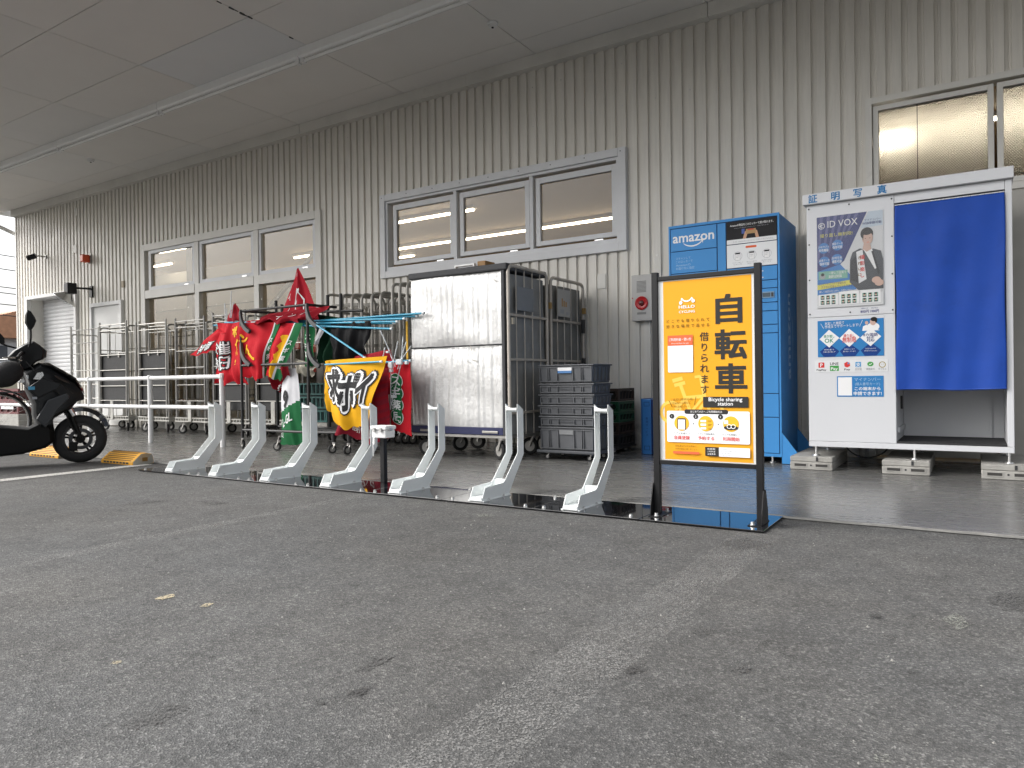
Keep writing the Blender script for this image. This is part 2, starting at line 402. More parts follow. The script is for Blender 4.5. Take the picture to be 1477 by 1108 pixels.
# raised walkway slab along the store, with its worn pale edge
slab = struct('concrete_walkway', MB().box(-16.6, 4.5, 3.815, 6.95, -.10, .010), G('concrete_floor'))
EDGE = M('slab_edge', (.22, .217, .205), .85, 0, .2, 12, bmp=.5, bs=40)
mb = MB(); pts = []
N = 240
for k in range(N + 1):
    x = -16.6 + 21.1 * k / N; j = random.uniform(-.006, .006)
    pts.append((x, 3.800 + j, random.uniform(.014, .034)))
for k in range(N):
    a, b = pts[k], pts[k + 1]
    mb.add([(a[0], a[1], .0045), (b[0], b[1], .0045), (b[0], b[1], .0135), (a[0], a[1], .0135), (b[0], b[1] + b[2], .0135), (a[0], a[1] + a[2], .0135)],
           [(0, 1, 2, 3), (3, 2, 4, 5)])
mb.build('edge_strip', EDGE, slab)
# parking bay lines, at right angles to the store
def bay_line(x, w, y0, y1, m, z=.004):
    return struct('parking_line', MB().add([(x - w / 2, y0, z), (x + w / 2, y0, z), (x + w / 2, y1, z), (x - w / 2, y1, z)], [(0, 1, 2, 3)]), G(m))
bay_line(-6.33, .15, -4, 3.72, 'line_paint'); bay_line(-8.66, .15, -4, 3.76, 'line_paint')
bay_line(-3.28, .10, -4, 3.385, 'line_paint_worn', .0015); bay_line(-.83, .20, -4, 3.385, 'line_paint_ghost', .0012)
def stain(x, y, rx, ry, m, z=.003):
    n = 18; ph = [random.uniform(.7, 1.25) for _ in range(n)]
    vs = [(x + rx * ph[k] * math.cos(2 * math.pi * k / n), y + ry * ph[k] * math.sin(2 * math.pi * k / n), z) for k in range(n)]
    MB().add(vs, [tuple(range(n))]).build('stain', G(m), asphalt, fix=False)
for s_ in ((-.71, 1.65, .022, .03, 'stain_dark'), (-.66, 2.0, .03, .04, 'stain_soft'), (-.49, 1.79, .025, .03, 'stain_soft'), (-.84, 3.15, .10, .12, 'stain_soft'),
           (-.48, 2.0, .015, .02, 'stain_soft'), (-2.31, 1.41, .022, .03, 'stain_pale'), (-2.11, 1.43, .016, .02, 'stain_pale'), (-1.24, 1.12, .012, .012, 'stain_dark'),
           (-1.21, 1.21, .018, .03, 'stain_dark'), (-1.50, .89, .045, .06, 'stain_soft'), (-1.30, 1.35, .03, .06, 'stain_soft'), (-1.88, 1.01, .012, .012, 'stain_pale'),
           (.10, 2.75, .06, .12, 'stain_soft'), (-.05, 2.45, .03, .07, 'stain_grey'), (.45, 3.0, .12, .08, 'stain_soft'), (-2.2, 3.15, .05, .04, 'stain_grey'), (-3.9, 2.7, .12, .05, 'stain_soft'),
           (-4.3, 2.5, .08, .10, 'stain_soft'), (-.20, 2.22, .02, .03, 'stain_soft'), (-.15, 1.5, .015, .02, 'stain_grey'), (-.25, 2.38, .02, .02, 'stain_dark')):
    stain(*s_)
# loose grit and chips on the asphalt
grit = MB(); rg = random.Random(3)
for k in range(420):
    x = rg.uniform(-4.2, 1.2); y = rg.uniform(.7, 3.35); r_ = rg.choice((.0018, .0022, .0028, .0045)) * rg.uniform(.7, 1.3)
    a = [(x + r_ * math.cos(t + rg.uniform(-.3, .3)), y + r_ * math.sin(t), .0002) for t in (0, 1.6, 3.1, 4.7)]
    grit.add(a + [(x + rg.uniform(-.3, .3) * r_, y, r_ * 1.0)], [(0, 1, 4), (1, 2, 4), (2, 3, 4), (3, 0, 4)])
tag(grit.build('loose_grit', M('grit_stone', (.22, .215, .2), .8, 0, .5, 60)), 'small loose stone chips scattered over the asphalt', 'grit', kind='stuff')

# ------------------------------------------------------------------ store building
store = thing('store_building', 'long store front clad in pale grey ribbed metal sheet with aluminium windows', 'building', (0, WY, 0))
P_ = .1184; X0 = -16.18; X1 = 4.35
PROF = [(0, 0), (.57, 0), (.60, .024), (.79, .024), (.815, .012), (.955, .012), (.985, 0)]
OPEN = [(-6.33, -2.97, 2.045, 3.085), (-11.73, -7.43, .02, 3.06), (-15.77, -13.86, .0, 2.48), (-13.34, -12.36, .0, 2.16), (-.756, 1.75, .0, 3.065)]
def siding(x0, x1, z0, z1):
    xs = []
    k = math.floor((x0 - X0) / P_) - 1
    while X0 + k * P_ < x1 + P_:
        for t, d in PROF: xs.append((X0 + (k + t) * P_, d))
        k += 1
    def dep(x):
        for (a, da), (b, db) in zip(xs, xs[1:]):
            if a <= x <= b: return da + (db - da) * (x - a) / max(1e-9, b - a)
        return 0
    pts = [(x0, dep(x0))] + [(x, d) for x, d in xs if x0 + 1e-4 < x < x1 - 1e-4] + [(x1, dep(x1))]
    m_ = MB(); n = len(pts)
    m_.add([(x, WY + d, z0) for x, d in pts] + [(x, WY + d, z1) for x, d in pts], [(i, i + 1, n + i + 1, n + i) for i in range(n - 1)])
    o = m_.build('siding_panel', SIDING, store, fix=False); o.location.y += random.choice((0, .0012, .0022)); return o
TOPZ = 4.16
col_edges = [X0 + P_ * 5 * k for k in range(int((X1 - X0) / (P_ * 5)) + 1)]
for a, b in zip(col_edges, col_edges[1:]):
    cuts = sorted({a, b} | {e for o in OPEN for e in o[:2] if a < e < b})
    for p, q in zip(cuts, cuts[1:]):
        if q - p < .004: continue
        mid = (p + q) / 2; o = [o for o in OPEN if o[0] < mid < o[1]]
        if not o: siding(p, q, .012, TOPZ)
        else:
            siding(p, q, o[0][3], TOPZ)
            if o[0][2] > .1: siding(p, q, .012, o[0][2])
MB().box(X0 - .05, X0, WY - .012, WY + .1, .012, TOPZ).build('corner_trim', TRIM, store, bevel=.004)
# return wall at the far end and solid wall behind the sheets
MB().box(X0 - .045, X0 + .05, WY + .1, WY + 8, .012, 4.6).build('end_wall', SIDING, store)
# eaves trim where wall meets the soffit, in lengths
e = X0 - .05; k = 0
while e < X1:
    n_ = min(e + 1.886 * 1.5, X1); MB().box(e + .002, n_ - .002, WY - .088 + (k % 2) * .003, WY + .03, 4.135, 4.2695).build('eaves_trim', TRIM, store, bevel=.004); e = n_; k += 1
# little cover plates screwed to the sheets
for x0, x1, z0, z1 in ((-3.311, -3.216, 1.665, 1.82), (-13.955, -13.85, 3.18, 3.33), (-13.9, -13.8, 3.86, 4.0)):
    MB().box(x0, x1, WY - .008, WY + .004, z0, z1).build('cover_plate', TRIM, store, bevel=.002)
MB().box(-12.357, -12.275, WY - .02, WY + .004, 2.415, 2.525).build('cover_plate', M('rusty_plate', (.30, .25, .18), .6, .3), store, bevel=.003)
# screw heads along one line
mb = MB()
for k in range(40):
    x = X0 + (3 * k + .28) * P_
    if x > -.8 or any(o[0] < x < o[1] and o[2] < 3.4 < o[3] for o in OPEN): continue
    for z in (3.52, 3.95, 1.95) if x < -6.4 or x > -2.9 else (3.52, 3.95): mb.cyl((x, WY - .004, z), (x, WY + .001, z), .006, 6)
mb.build('screw', CHROME, store)

def ring(mb, x0, x1, z0, z1, t, y0, y1, m=0, tb=None, tt=None):
    tb = t if tb is None else tb; tt = t if tt is None else tt
    mb.box(x0, x0 + t, y0, y1, z0, z1, m); mb.box(x1 - t, x1, y0, y1, z0, z1, m)
    mb.box(x0 + t, x1 - t, y0, y1, z1 - tt, z1, m); mb.box(x0 + t, x1 - t, y0, y1, z0, z0 + tb, m); return mb
GLASS = G('window_glass')
def pane(x0, x1, z0, z1, y, parent, m=None, wobble=True):
    b = MB(); b.box(x0, x1, y, y + .005, z0, z1); return b.build('pane', m or GLASS, parent)
# --- wide window of three lights
win = ring(MB(), -6.34, -2.965, 2.035, 3.09, .085, WY - .035, WY + .10).build('window', ALU, store, bevel=.004)
ring(MB(), -6.255, -3.05, 2.12, 3.005, .03, WY - .012, WY + .10, tb=.05).build('inner_frame', ALU, win, bevel=.003)
for x in (-5.164, -4.107): MB().box(x - .022, x + .022, WY - .005, WY + .09, 2.17, 2.975).build('mullion', ALU, win, bevel=.003)
for g0, g1 in ((-6.09, -5.243), (-5.044, -4.193), (-3.999, -3.138)):
    ring(MB(), g0 - .055, g1 + .055, 2.195, 2.945, .056, WY + .005, WY + .05, tb=.05, tt=.066).build('sash', ALU, win, bevel=.003)
    pane(g0, g1, 2.244, 2.88, WY + .03, win)
    mb = MB().box(g1 - .2, g1 - .1, WY - .005, WY + .01, 2.172, 2.184); mb.build('latch', CHROME, win)
mb = MB()
for k in range(9): mb.cyl((-6.3 + k * .41, WY - .038, 3.05), (-6.3 + k * .41, WY - .034, 3.05), .006, 6)
mb.build('screw', DARKP, win)
# --- tall shop window at the far end: three lights over a transom over full panes
win = ring(MB(), -11.74, -7.42, .012, 3.07, .11, WY - .03, WY + .11).build('window', TRIM, store, bevel=.004)
for x in (-10.215, -8.785): MB().box(x - .055, x + .055, WY - .02, WY + .10, .122, 2.96).build('mullion', TRIM, win, bevel=.004)
for a, b in ((-11.63, -10.27), (-10.16, -8.84), (-8.73, -7.53)):
    MB().box(a, b, WY - .026, WY + .10, 2.165, 2.30).build('transom', TRIM, win, bevel=.004)
for g0, g1 in ((-11.464, -10.342), (-10.071, -8.91), (-8.67, -7.60)):
    ring(MB(), g0 - .085, g1 + .07, 2.302, 2.958, .07, WY - .005, WY + .05, tb=.055, tt=.055).build('sash', ALU, win, bevel=.003)
    pane(g0 - .016, g1 + .001, 2.356, 2.904, WY + .03, win)
    pane(g0 - .165, g1 + .06, .122, 2.165, WY + .05, win)
    MB().box(g1 - .2, g1 - .1, WY - .012, WY - .004, 2.312, 2.326).build('latch', CHROME, win)
# --- entrance with patterned fanlights behind the photo booth
win = ring(MB(), -.756, 1.75, .012, 3.07, .05, WY - .05, WY + .11, tb=.001).build('window', TRIM, store, bevel=.004)
for a, b in ((-.70, .155), (.175, 1.03)):
    ring(MB(), a, b, 2.21, 3.0, .042, WY - .03, WY + .06).build('sash', TRIM, win, bevel=.003)
    MB().box(a + .042, b - .042, WY, WY + .006, 2.252, 2.958).build('pane', G('patterned_glass'), win)
    MB().box(a, b, WY - .02, WY + .05, .04, 2.15).build('door_leaf', M('door_leaf_paint', (.40, .385, .35), .45), win, bevel=.004)
    MB().box(a + .38 * (b - a), a + .38 * (b - a) + .005, WY - .003, WY - .001, 2.252, 2.958).build('wire', DARKP, win)
    MB().box(a, b, WY - .035, WY + .04, 2.152, 2.208).build('rail', TRIM, win, bevel=.003)
MB().box(1.035, 1.70, WY - .02, WY + .05, .02, 3.0).build('door_leaf', M('door_leaf_paint', (.40, .385, .35), .45), win)
# --- roller shutter in its recess
sh = ring(MB(), -15.77, -13.84, .012, 2.50, .07, WY - .05, WY + .34, tb=.001, tt=.06).build('roller_shutter', WHITEP, store, bevel=.004)
MB().box(-15.70, -15.66, WY + .02, WY + .33, .012, 2.44).build('guide_rail', TRIM, sh); MB().box(-13.955, -13.91, WY + .02, WY + .33, .012, 2.44).build('guide_rail', TRIM, sh)
SHUT = M('shutter_paint', (.66, .665, .67), .42, .1, .08, 3, dirt=((.42, .41, .39), 5, .6, .5))
z = .03
slat = MB(); prof = [(0, 0), (.004, .028), (.016, .034), (.018, .066), (.004, .072), (0, .0755)]
slat.add([(x, WY + .25 - d * 1.0, .0 + h) for x in (-15.66, -13.955) for d, h in prof], [(i, i + 1, 6 + i + 1, 6 + i) for i in range(5)])
first = None
while z < 2.42:
    if first is None:
        first = slat.build('slat', SHUT, sh, smooth=30); first.location.z = z
    else:
        c = first.copy(); C.objects.link(c); c.location.z = z
    z += .0757
# --- side door
dr = ring(MB(), -13.37, -12.33, .012, 2.20, .065, WY - .045, WY + .10, tb=.001).build('door', WHITEP, store, bevel=.004)
MB().box(-13.30, -12.40, WY - .01, WY + .03, .03, 2.13).build('door_leaf', M('door_paint', (.70, .70, .68), .42, 0, .06), dr, bevel=.003)
MB().box(-12.43, -12.405, WY - .03, WY - .008, 1.80, 1.98).build('hinge', CHROME, dr)
MB().box(-12.43, -12.405, WY - .03, WY - .008, .30, .48).build('hinge', CHROME, dr)
mb = MB(); mb.cyl((-13.2, WY - .01, 1.0), (-13.2, WY - .07, 1.0), .012, 8); mb.cyl((-13.2, WY - .065, 1.0), (-13.08, WY - .065, 1.0), .011, 8); mb.build('door_handle', CHROME, dr, smooth=40)

# ------------------------------------------------------------------ inside of the store, seen through the glass
CREAM = M('interior_cream', (.50, .37, .22), .7, 0, .05, 1)
room = struct('interior_wall', MB().box(-16.0, 2.6, 13.6, 13.7, 0, 3.42), CREAM)
struct('interior_wall', MB().box(2.5, 2.6, WY + .16, 13.6, 0, 3.42), CREAM)
struct('interior_wall', MB().box(-1.15, -1.05, WY + .16, 13.6, 0, 3.42), CREAM)
struct('interior_ceiling', MB().box(-16.1, 2.6, WY + .12, 13.7, 3.42, 3.5), CREAM)
struct('interior_floor', MB().box(-16.1, 2.6, WY + .12, 13.7, -.06, .011), M('interior_vinyl', (.34, .32, .28), .4))
struct('wall_lining', MB().box(-7.40, -1.15, WY + .115, WY + .155, 0.011, 2.03), CREAM)
struct('wall_lining', MB().box(-7.2, -1.15, WY + .115, WY + .155, 3.10, 3.42), CREAM)
struct('wall_lining', MB().box(-16.0, -13.7, WY + .345, WY + .385, .011, 3.42), CREAM)
GW = M('reflection_grey', (.72, .74, .74), .6, 0, .05, 1.2)  # pale wall added to stand in for sky and building reflections in the glass
reflection_wall = struct('interior_wall', MB().box(-15.9, -12.2, 9.6, 9.68, .011, 3.25), GW)
struct('interior_wall', MB().box(-12.19, -8.8, 9.6, 9.68, .011, 2.05), GW)
for z in (.6, 1.2, 1.8, 2.4): MB().box(-15.9, -12.2, 9.585, 9.599, z, z + .012).build('joint', M('reflection_line', (.33, .34, .35), .6), reflection_wall)
def beam(name, a, b, t, m, label, cat):
    o = MB().tube([a, b], t, 4).build(name, m); return tag(o, label, cat)
GSTEEL = M('brace_steel', (.30, .31, .30), .55, .2, .1)
beam('steel_brace', (-11.2, 7.5, 2.15), (-8.2, 7.5, .35), .035, GSTEEL, 'grey diagonal steel brace falling to the right inside the far tall window', 'brace')
beam('steel_brace', (-11.2, 7.5, .55), (-7.9, 7.5, 2.95), .035, GSTEEL, 'grey diagonal steel brace rising to the right inside the far tall window', 'brace')
tag(MB().box(-11.25, -11.10, 7.35, 7.5, .011, 3.42).build('steel_column', GSTEEL), 'grey steel column standing inside the far tall window', 'column')
RC = M('red_shelf', (.45, .03, .03), .5)
for k, (x0, x1, hgt) in enumerate(((-11.0, -10.4, 1.35), (-9.9, -9.3, 1.38), (-9.0, -8.0, 1.32))):
    t_ = thing('goods_shelf', ('dark shelf with red price rail, seen left in the far tall window', 'dark shelf with red price rail, seen through the middle light of the far tall window', 'dark wide shelf with red price rail, seen right in the far tall window')[k], 'shelf', ((x0 + x1) / 2, 8.3, .011), 'shelves inside the far window')
    for z in (.02, .5, .95, hgt - .05): MB().box(x0, x1, 8.1, 8.5, z, z + .04).build('shelf_board', M('shelf_grey', (.12, .12, .12), .6), t_)
    for z in (.90, hgt - .10): MB().box(x0, x1, 8.085, 8.099, z, z + .13).build('price_rail', RC, t_)
    MB().box(x0, x1, 8.5, 8.52, .011, hgt).build('back_panel', M('shelf_grey', (.12, .12, .12), .6), t_)
def tube_lamp(x0, x1, y, label, z=3.42):
    t_ = thing('tube_lamp', label, 'lamp', ((x0 + x1) / 2, y, z), 'lit tube lamps inside the store')
    MB().box(x0, x1, y - .05, y + .05, z - .05, z).build('housing', WHITEP, t_)
    MB().cyl((x0 + .02, y, z - .07), (x1 - .02, y, z - .07), .014, 8).build('tube', G('tube_lit'), t_, smooth=40)
tube_lamp(-9.6, -6.43, 9.05, 'lit tube lamp nearer the glass, upper bright line in the wide window')
tube_lamp(-10.0, -1.3, 10.85, 'long lit tube lamp running across the whole wide window, lower bright line')
tube_lamp(-15.8, -9.8, 11.6, 'unseen lit tube lamp added deep in the room to brighten its left half')  # lamp added out of view to brighten the dim left half of the room
tube_lamp(-15.4, -14.6, 9.2, 'lit tube lamp at the far left inside the store')
tube_lamp(-13.6, -12.4, 8.3, 'short lit tube lamp seen in the left light of the far window')
tube_lamp(-12.0, -10.2, 10.3, 'lit tube lamp seen in the right light of the far window')
tube_lamp(-.95, -.45, 7.6, 'lit tube lamp glowing close behind the patterned fanlight', 3.0)
tube_lamp(-.9, 2.3, 9.0, 'lit tube lamp deep in the room behind the patterned fanlights')

# ------------------------------------------------------------------ canopy
canopy = struct('canopy_ceiling', MB().box(-16.55, 4.4, 2.975, 6.79, 4.292, 4.42), M('canopy_back', (.08, .08, .08), .8))
SOFF = [M('soffit_%d' % k, c, .75, 0, .03, .8) for k, c in enumerate(((.76, .738, .705), (.745, .73, .705), (.77, .745, .71), (.73, .735, .735)))]
yj = [2.98, 3.59, 4.535, 5.48, 6.425, 6.785]
xj = [-3.98 + 1.886 * k for k in range(-6, 5)]
xj = [-16.55] + [x for x in xj if -16.5 < x < 4.4] + [4.4]
pn = {}
for i, (a, b) in enumerate(zip(xj, xj[1:])):
    for j, (c, d) in enumerate(zip(yj, yj[1:])):
        kx = 3 if (abs(a + 7.752) < .1 and j == 2) else random.choice((0, 0, 1, 2)); key = (round(b - a, 3), j, kx)
        if key in pn:
            o = pn[key].copy(); C.objects.link(o); o.location = ((a + b) / 2, 0, 4.27 + random.uniform(0, .0015))
        else:
            hx = (b - a) / 2 - .004; o = MB().box(-hx, hx, c + .004, d - .004, 0, .014).build('ceiling_panel', SOFF[kx], canopy); pn[key] = o
            o.location = ((a + b) / 2, 0, 4.27 + random.uniform(0, .0015))
mb = MB()
for y_, r_ in ((4.18, .006), (4.31, .010), (4.36, .005), (4.43, .012), (4.47, .006), (4.52, .009), (5.02, .007)): mb.cyl((-5.866 + random.uniform(-.008, .008), y_, 4.266), (-5.866, y_ + .05, 4.2695), r_, 5)
mb.build('peeling_sealant', DARKP, canopy)
struct('added_store_roof', MB().box(-16.3, 4.4, 6.80, 14.0, 4.30, 4.6), M('roof_sheet', (.30, .30, .31), .6))  # slab out of view, added to stop sky light leaking in along the eaves
struct('canopy_fascia', MB().box(-16.62, 4.4, 2.89, 2.975, 4.26, 4.55), TRIM)
struct('canopy_fascia', MB().box(-16.62, -16.55, 2.975, 7.4, 4.22, 4.55), WHITEP)
# gutter brace seen at the far corner
tag(MB().tube([(-16.75, 6.2, 4.22), (-16.32, 7.1, 3.75)], .045, 4).build('canopy_brace', WHITEP), 'white diagonal brace under the far left corner of the canopy', 'brace')

def strip_light(x0, x1, label):
    t_ = thing('strip_light', label, 'ceiling light', ((x0 + x1) / 2, 5.30, 4.27), 'unlit strip lights under the canopy')
    y = 5.30
    def fn(a, b, d): return (d, y + a, 4.27 + b)
    MB().prism([(-.065, -.001), (-.065, -.085), (-.045, -.100), (.045, -.100), (.065, -.085), (.065, -.001)], fn, x0 + .006, x1 - .006).build('housing', LAMPW, t_, bevel=.003)
    tb = MB().cyl((x0 + .06, y - .01, 4.146), (x1 - .06, y - .01, 4.146), .019, 10).build('tube', M('tube_unlit', (.82, .82, .80), .2, 0, .04), t_, smooth=40)
    for a, b in ((x0 + .01, x0 + .06), (x1 - .06, x1 - .01)): MB().box(a, b, y - .036, y + .016, 4.120, 4.172).build('socket', WHITEP, t_, bevel=.004)
lab = ['at the far left end of the canopy', 'second from the far left end of the canopy', 'third from the far left end of the canopy', 'above the tall shop window, middle of the run', 'cut by the top of the picture, nearest the middle', 'right of the picture top', 'far right']
xs_ = [-16.2, -13.65, -11.1, -8.59, -6.0, -3.45, -.9, 1.65]
for (a, b), l in list(zip(zip(xs_, xs_[1:]), lab))[:5]: strip_light(a, b, 'unlit white strip light ' + l)
def detector(x, y, label):
    t_ = thing('smoke_detector', label, 'detector', (x, y, 4.268), 'round detectors on the canopy ceiling')
    MB().lathe((x, y, 4.268), (0, 0, -1), [(0.001, 0), (.055, 0), (.055, .012), (.045, .02), (.043, .035), (.03, .042), (.001, .042)], 20, close=False).build('base', WHITEP, t_, smooth=40)
    MB().cyl((x, y, 4.226), (x, y, 4.218), .012, 10).build('sensor', DARKP, t_)
detector(-3.985, 5.955, 'round white detector on a ceiling joint near the picture top'); detector(-11.6, 5.975, 'round white detector on the ceiling near its far left end')

# ------------------------------------------------------------------ street beyond the far end
hx, hy = -66.0, 26.0
hs_ = thing('house', 'white house with orange tiled roof beyond the car park', 'house', (hx, hy, 0))
HW = M('house_white', (.70, .71, .72), .8); HC = M('house_cream', (.60, .54, .40), .8)
MB().box(hx - 7, hx + 4, hy - 5.5, hy + 5, 0, 4.5).build('wall', HW, hs_)
MB().box(hx + 4.01, hx + 4.3, hy - 8.5, hy + 8, 0, 2.3).build('lower_wall', HC, hs_)
rf = MB().prism([(-6.2, 4.45), (6.2, 4.45), (0, 6.5)], lambda a, b, d: (d, hy - .2 + a, b), hx - 8, hx + 5).build('roof', M('roof_tile', (.55, .28, .16), .7, 0, .2, 2), hs_)
for k in range(10): MB().box(hx - 8, hx + 5.02, hy - 6.1 + k * .62, hy - 6.05 + k * .62, 4.50 + k * .205, 4.56 + k * .205).build('tile_row', M('roof_tile_dark', (.40, .19, .10), .7), rf)
for y0 in (-4.2, -1.9, 1.2):
    wdw = MB().box(hx + 4.0, hx + 4.05, hy + y0, hy + y0 + 1.5, 2.75, 4.0).build('window', ALU, hs_)
    MB().box(hx + 4.051, hx + 4.06, hy + y0 + .1, hy + y0 + 1.4, 2.85, 3.9).build('pane', M('far_glass', (.10, .11, .13), .1), wdw)
def wire(a, b, sag, k):
    pts = [Vector(a).lerp(Vector(b), t / 12) - Vector((0, 0, sag * 4 * (t / 12) * (1 - t / 12))) for t in range(13)]
    tag(MB().tube(pts, .028, 5).build('overhead_wire', DARKP), ('highest', 'second highest', 'third highest', 'fourth', 'second lowest', 'lowest')[k] + ' thin dark overhead wire in the sky left of the store', 'wire', 'overhead wires beyond the store')
for k, (z0, z1) in enumerate(((9.0, 8.3), (8.2, 7.4), (6.9, 6.6), (6.5, 6.3), (5.6, 5.9), (5.1, 5.0))):
    wire((-52, 4 + k * .3, z0 + 1.2), (-44, 40 + k * .3, z1 - 1.0), .35, k)
t_ = thing('utility_pole', 'grey concrete utility pole carrying the overhead wires, left of the view', 'pole', (-52, 4, 0))
MB().cyl((-52, 4, 0), (-52, 4, 11.5), .17, 12, .11).build('shaft', M('pole_concrete', (.35, .34, .32), .8), t_, smooth=40)
for z in (10.2, 9.3, 8.0, 6.6): MB().box(-52.06, -51.94, 3.2, 5.8, z, z + .1).build('cross_arm', GALV, t_)

# ================================================================== CYCLE RACK
RACKW = M('rack_white', (.74, .765, .76), .6, 0, .05, 3, dirt=((.45, .45, .43), 14, .66, .4))
PLATE = M('plate_gloss_black', (.006, .006, .007), .045, 0, .2, 3, spec=.7, coat=.6)
ORD = ['first', 'second', 'third', 'fourth', 'fifth', 'sixth', 'seventh']
PZ0, PZ1 = .006, .013
def bolt(mb, x, y, z, r=.008, h=.014):
    mb.cyl((x, y, z), (x, y, z + .004), r * 1.35, 10); mb.cyl((x, y, z + .004), (x, y, z + h), r, 6)
edges = [-5.93, -5.20, -4.58, -3.95, -3.32, -2.69, -2.06, -1.425, -.815]
for k, (a, b) in enumerate(zip(edges, edges[1:])):
    lab = 'glossy black base plate under the %s wheel stand from the left' % ORD[k] if k < 7 else 'glossy black base plate carrying the yellow sign, right end of the row'
    t_ = thing('base_plate', lab, 'base plate', ((a + b) / 2, 3.6, PZ0), 'base plates of the cycle rack')
    MB().box(a + .0015, b - .0015, 3.395, 3.812, PZ0, PZ1).build('plate', PLATE, t_, bevel=.0015)
    for x, y in ((a + .06, 3.43), (a + .06, 3.77), (b - .06, 3.43), (b - .06, 3.77)) if k < 7 else ():
        m_ = MB(); bolt(m_, x, y, PZ1 + .0002); m_.build('bolt', CHROME, t_)
    for sy in (3.41, 3.79):
        MB().box(a + .02, a + .08, sy - .01, sy + .01, 0, PZ0 - .0005).build('shim', BLACKR, t_)
def stand():
    t_ = thing('wheel_stand', '', 'bicycle stand', (0, 3.43, PZ1), 'white wheel stands of the cycle rack')
    y0, hw, th = 3.43, .045, .0035
    side = [(0, .004), (.040, .078), (.232, .084), (.25, .094), (.405, .252), (.405, .557), (.412, .557), (.475, .52), (.475, .238), (.305, .022), (.305, .004)]
    for s in (-1, 1):
        MB().prism(side, lambda a, b, d: (d, y0 + a, PZ1 + b), s * hw, s * (hw - th)).build('side_plate', RACKW, t_)
    MB().box(-hw - .012, hw + .012, y0 + .005, y0 + .30, PZ1 + .0003, PZ1 + .004).build('foot', RACKW, t_)
    # channel floor, back strap between the plates, top tie
    MB().prism([(0, .0045), (0.002, .022), (.29, .022), (.29, .0045)], lambda a, b, d: (d, y0 + a, PZ1 + b), -hw + th, hw - th).build('channel', RACKW, t_)
    m_ = MB(); cur = bez((-.0415, y0 + .40, PZ1 + .556), (-.03, y0 + .40, PZ1 + .53), (.03, y0 + .40, PZ1 + .53), (.0415, y0 + .40, PZ1 + .535), 8)
    n = len(cur)
    vs = [(p.x, p.y, p.z) for p in cur] + [(p.x, p.y, PZ1 + .518) for p in cur] + [(p.x, p.y + .05, p.z - .02) for p in cur] + [(p.x, p.y + .05, PZ1 + .505) for p in cur]
    m_.add(vs, [(i, i + 1, n + i + 1, n + i) for i in range(n - 1)] + [(i, i + 1, 2 * n + i + 1, 2 * n + i) for i in range(n - 1)] + [(n + i, n + i + 1, 3 * n + i + 1, 3 * n + i) for i in range(n - 1)] + [(2 * n + i, 2 * n + i + 1, 3 * n + i + 1, 3 * n + i) for i in range(n - 1)])
    m_.build('tie', RACKW, t_, fix=True)
    MB().prism([(.235, .022), (.262, .095), (.272, .10), (.29, .022)], lambda a, b, d: (d, y0 + a, PZ1 + b), -hw + th, hw - th).build('wheel_stop', RACKW, t_)
    for s in (-1, 1):
        for y in (3.50, 3.66):
            m_ = MB(); bolt(m_, s * (hw + .006), y, PZ1 + .004, .006, .011); m_.build('bolt', CHROME, t_)
    return t_
st0 = stand()
for k, x in enumerate((-5.545, -4.965, -4.355, -3.725, -3.098, -2.465, -1.84)):
    o = st0 if k == 0 else copy_tree(st0)
    o.location.x = x; o['label'] = 'white bent metal wheel stand, %s of seven from the left' % ORD[k]
# post with a small white junction box
t_ = thing('beacon_post', 'black square post topped with a white latched box, behind the wheel stands', 'post', (-3.50, 3.775, PZ1))
MB().box(-3.518, -3.482, 3.757, 3.793, PZ1 + .0005, .33).build('post', BLACKM, t_, bevel=.002)
bx = MB().box(-3.565, -3.435, 3.725, 3.825, .33, .385).build('box', WHITEP, t_, bevel=.006)
MB().box(-3.572, -3.428, 3.718, 3.832, .386, .415).build('lid', WHITEP, bx, bevel=.008)
for x in (-3.47, -3.53): MB().box(x - .008, x + .008, 3.708, 3.719, .372, .402).build('latch', CHROME, bx)
MB().cyl((-3.428, 3.77, .392), (-3.42, 3.77, .392), .014, 10).build('latch', CHROME, bx)
MB().tube(bez((-3.555, 3.74, .33), (-3.57, 3.735, .30), (-3.555, 3.735, .27), (-3.56, 3.735, .20), 8), .004, 6).build('cable', WHITEP, t_, smooth=40)
MB().box(-3.548, -3.535, 3.72, 3.735, .285, .335).build('cable_tag', WHITEP, t_)

# ================================================================== YELLOW SIGN
SY = 3.56
t_ = thing('sign_stand', 'yellow bicycle sharing sign with black Japanese writing in a black metal frame', 'sign', (-1.12, SY, PZ1))
for x, sx in ((-1.388, -1), (-.868, 1)):
    p_ = MB().box(x - .016, x + .016, SY - .016, SY + .016, PZ1 + .004, 1.268).build('post', BLACKM, t_, bevel=.002)
    MB().box(x - .011 * sx - .03, x - .011 * sx + .03, SY - .09, SY + .09, PZ1 + .0005, PZ1 + .004).build('foot', BLACKM, p_)
    MB().prism([(-.062, PZ1 + .004), (.062, PZ1 + .004), (.058, .07), (.022, .175), (-.022, .175), (-.058, .07)], lambda a, b, d: (d, SY + a, b), x + sx * .0165, x + sx * .0205).build('gusset', BLACKM, p_)
    for y in (-.075, .075):
        m_ = MB(); bolt(m_, x - sx * .02, SY + y, PZ1 + .004, .009, .016); m_.build('bolt', CHROME, p_)
for z in (.275, 1.222): MB().box(-1.3715, -.8845, SY - .013, SY + .013, z, z + .022).build('cross_bar', BLACKM, t_, bevel=.002)
MB().box(-1.3715, -.8845, SY - .004, SY + .004, .2975, 1.2215).build('panel', M('sign_panel', (.60, .60, .58), .5), t_)
pw, ph = .446, .913
SF = front(SY - .0046, -1.344, .303)
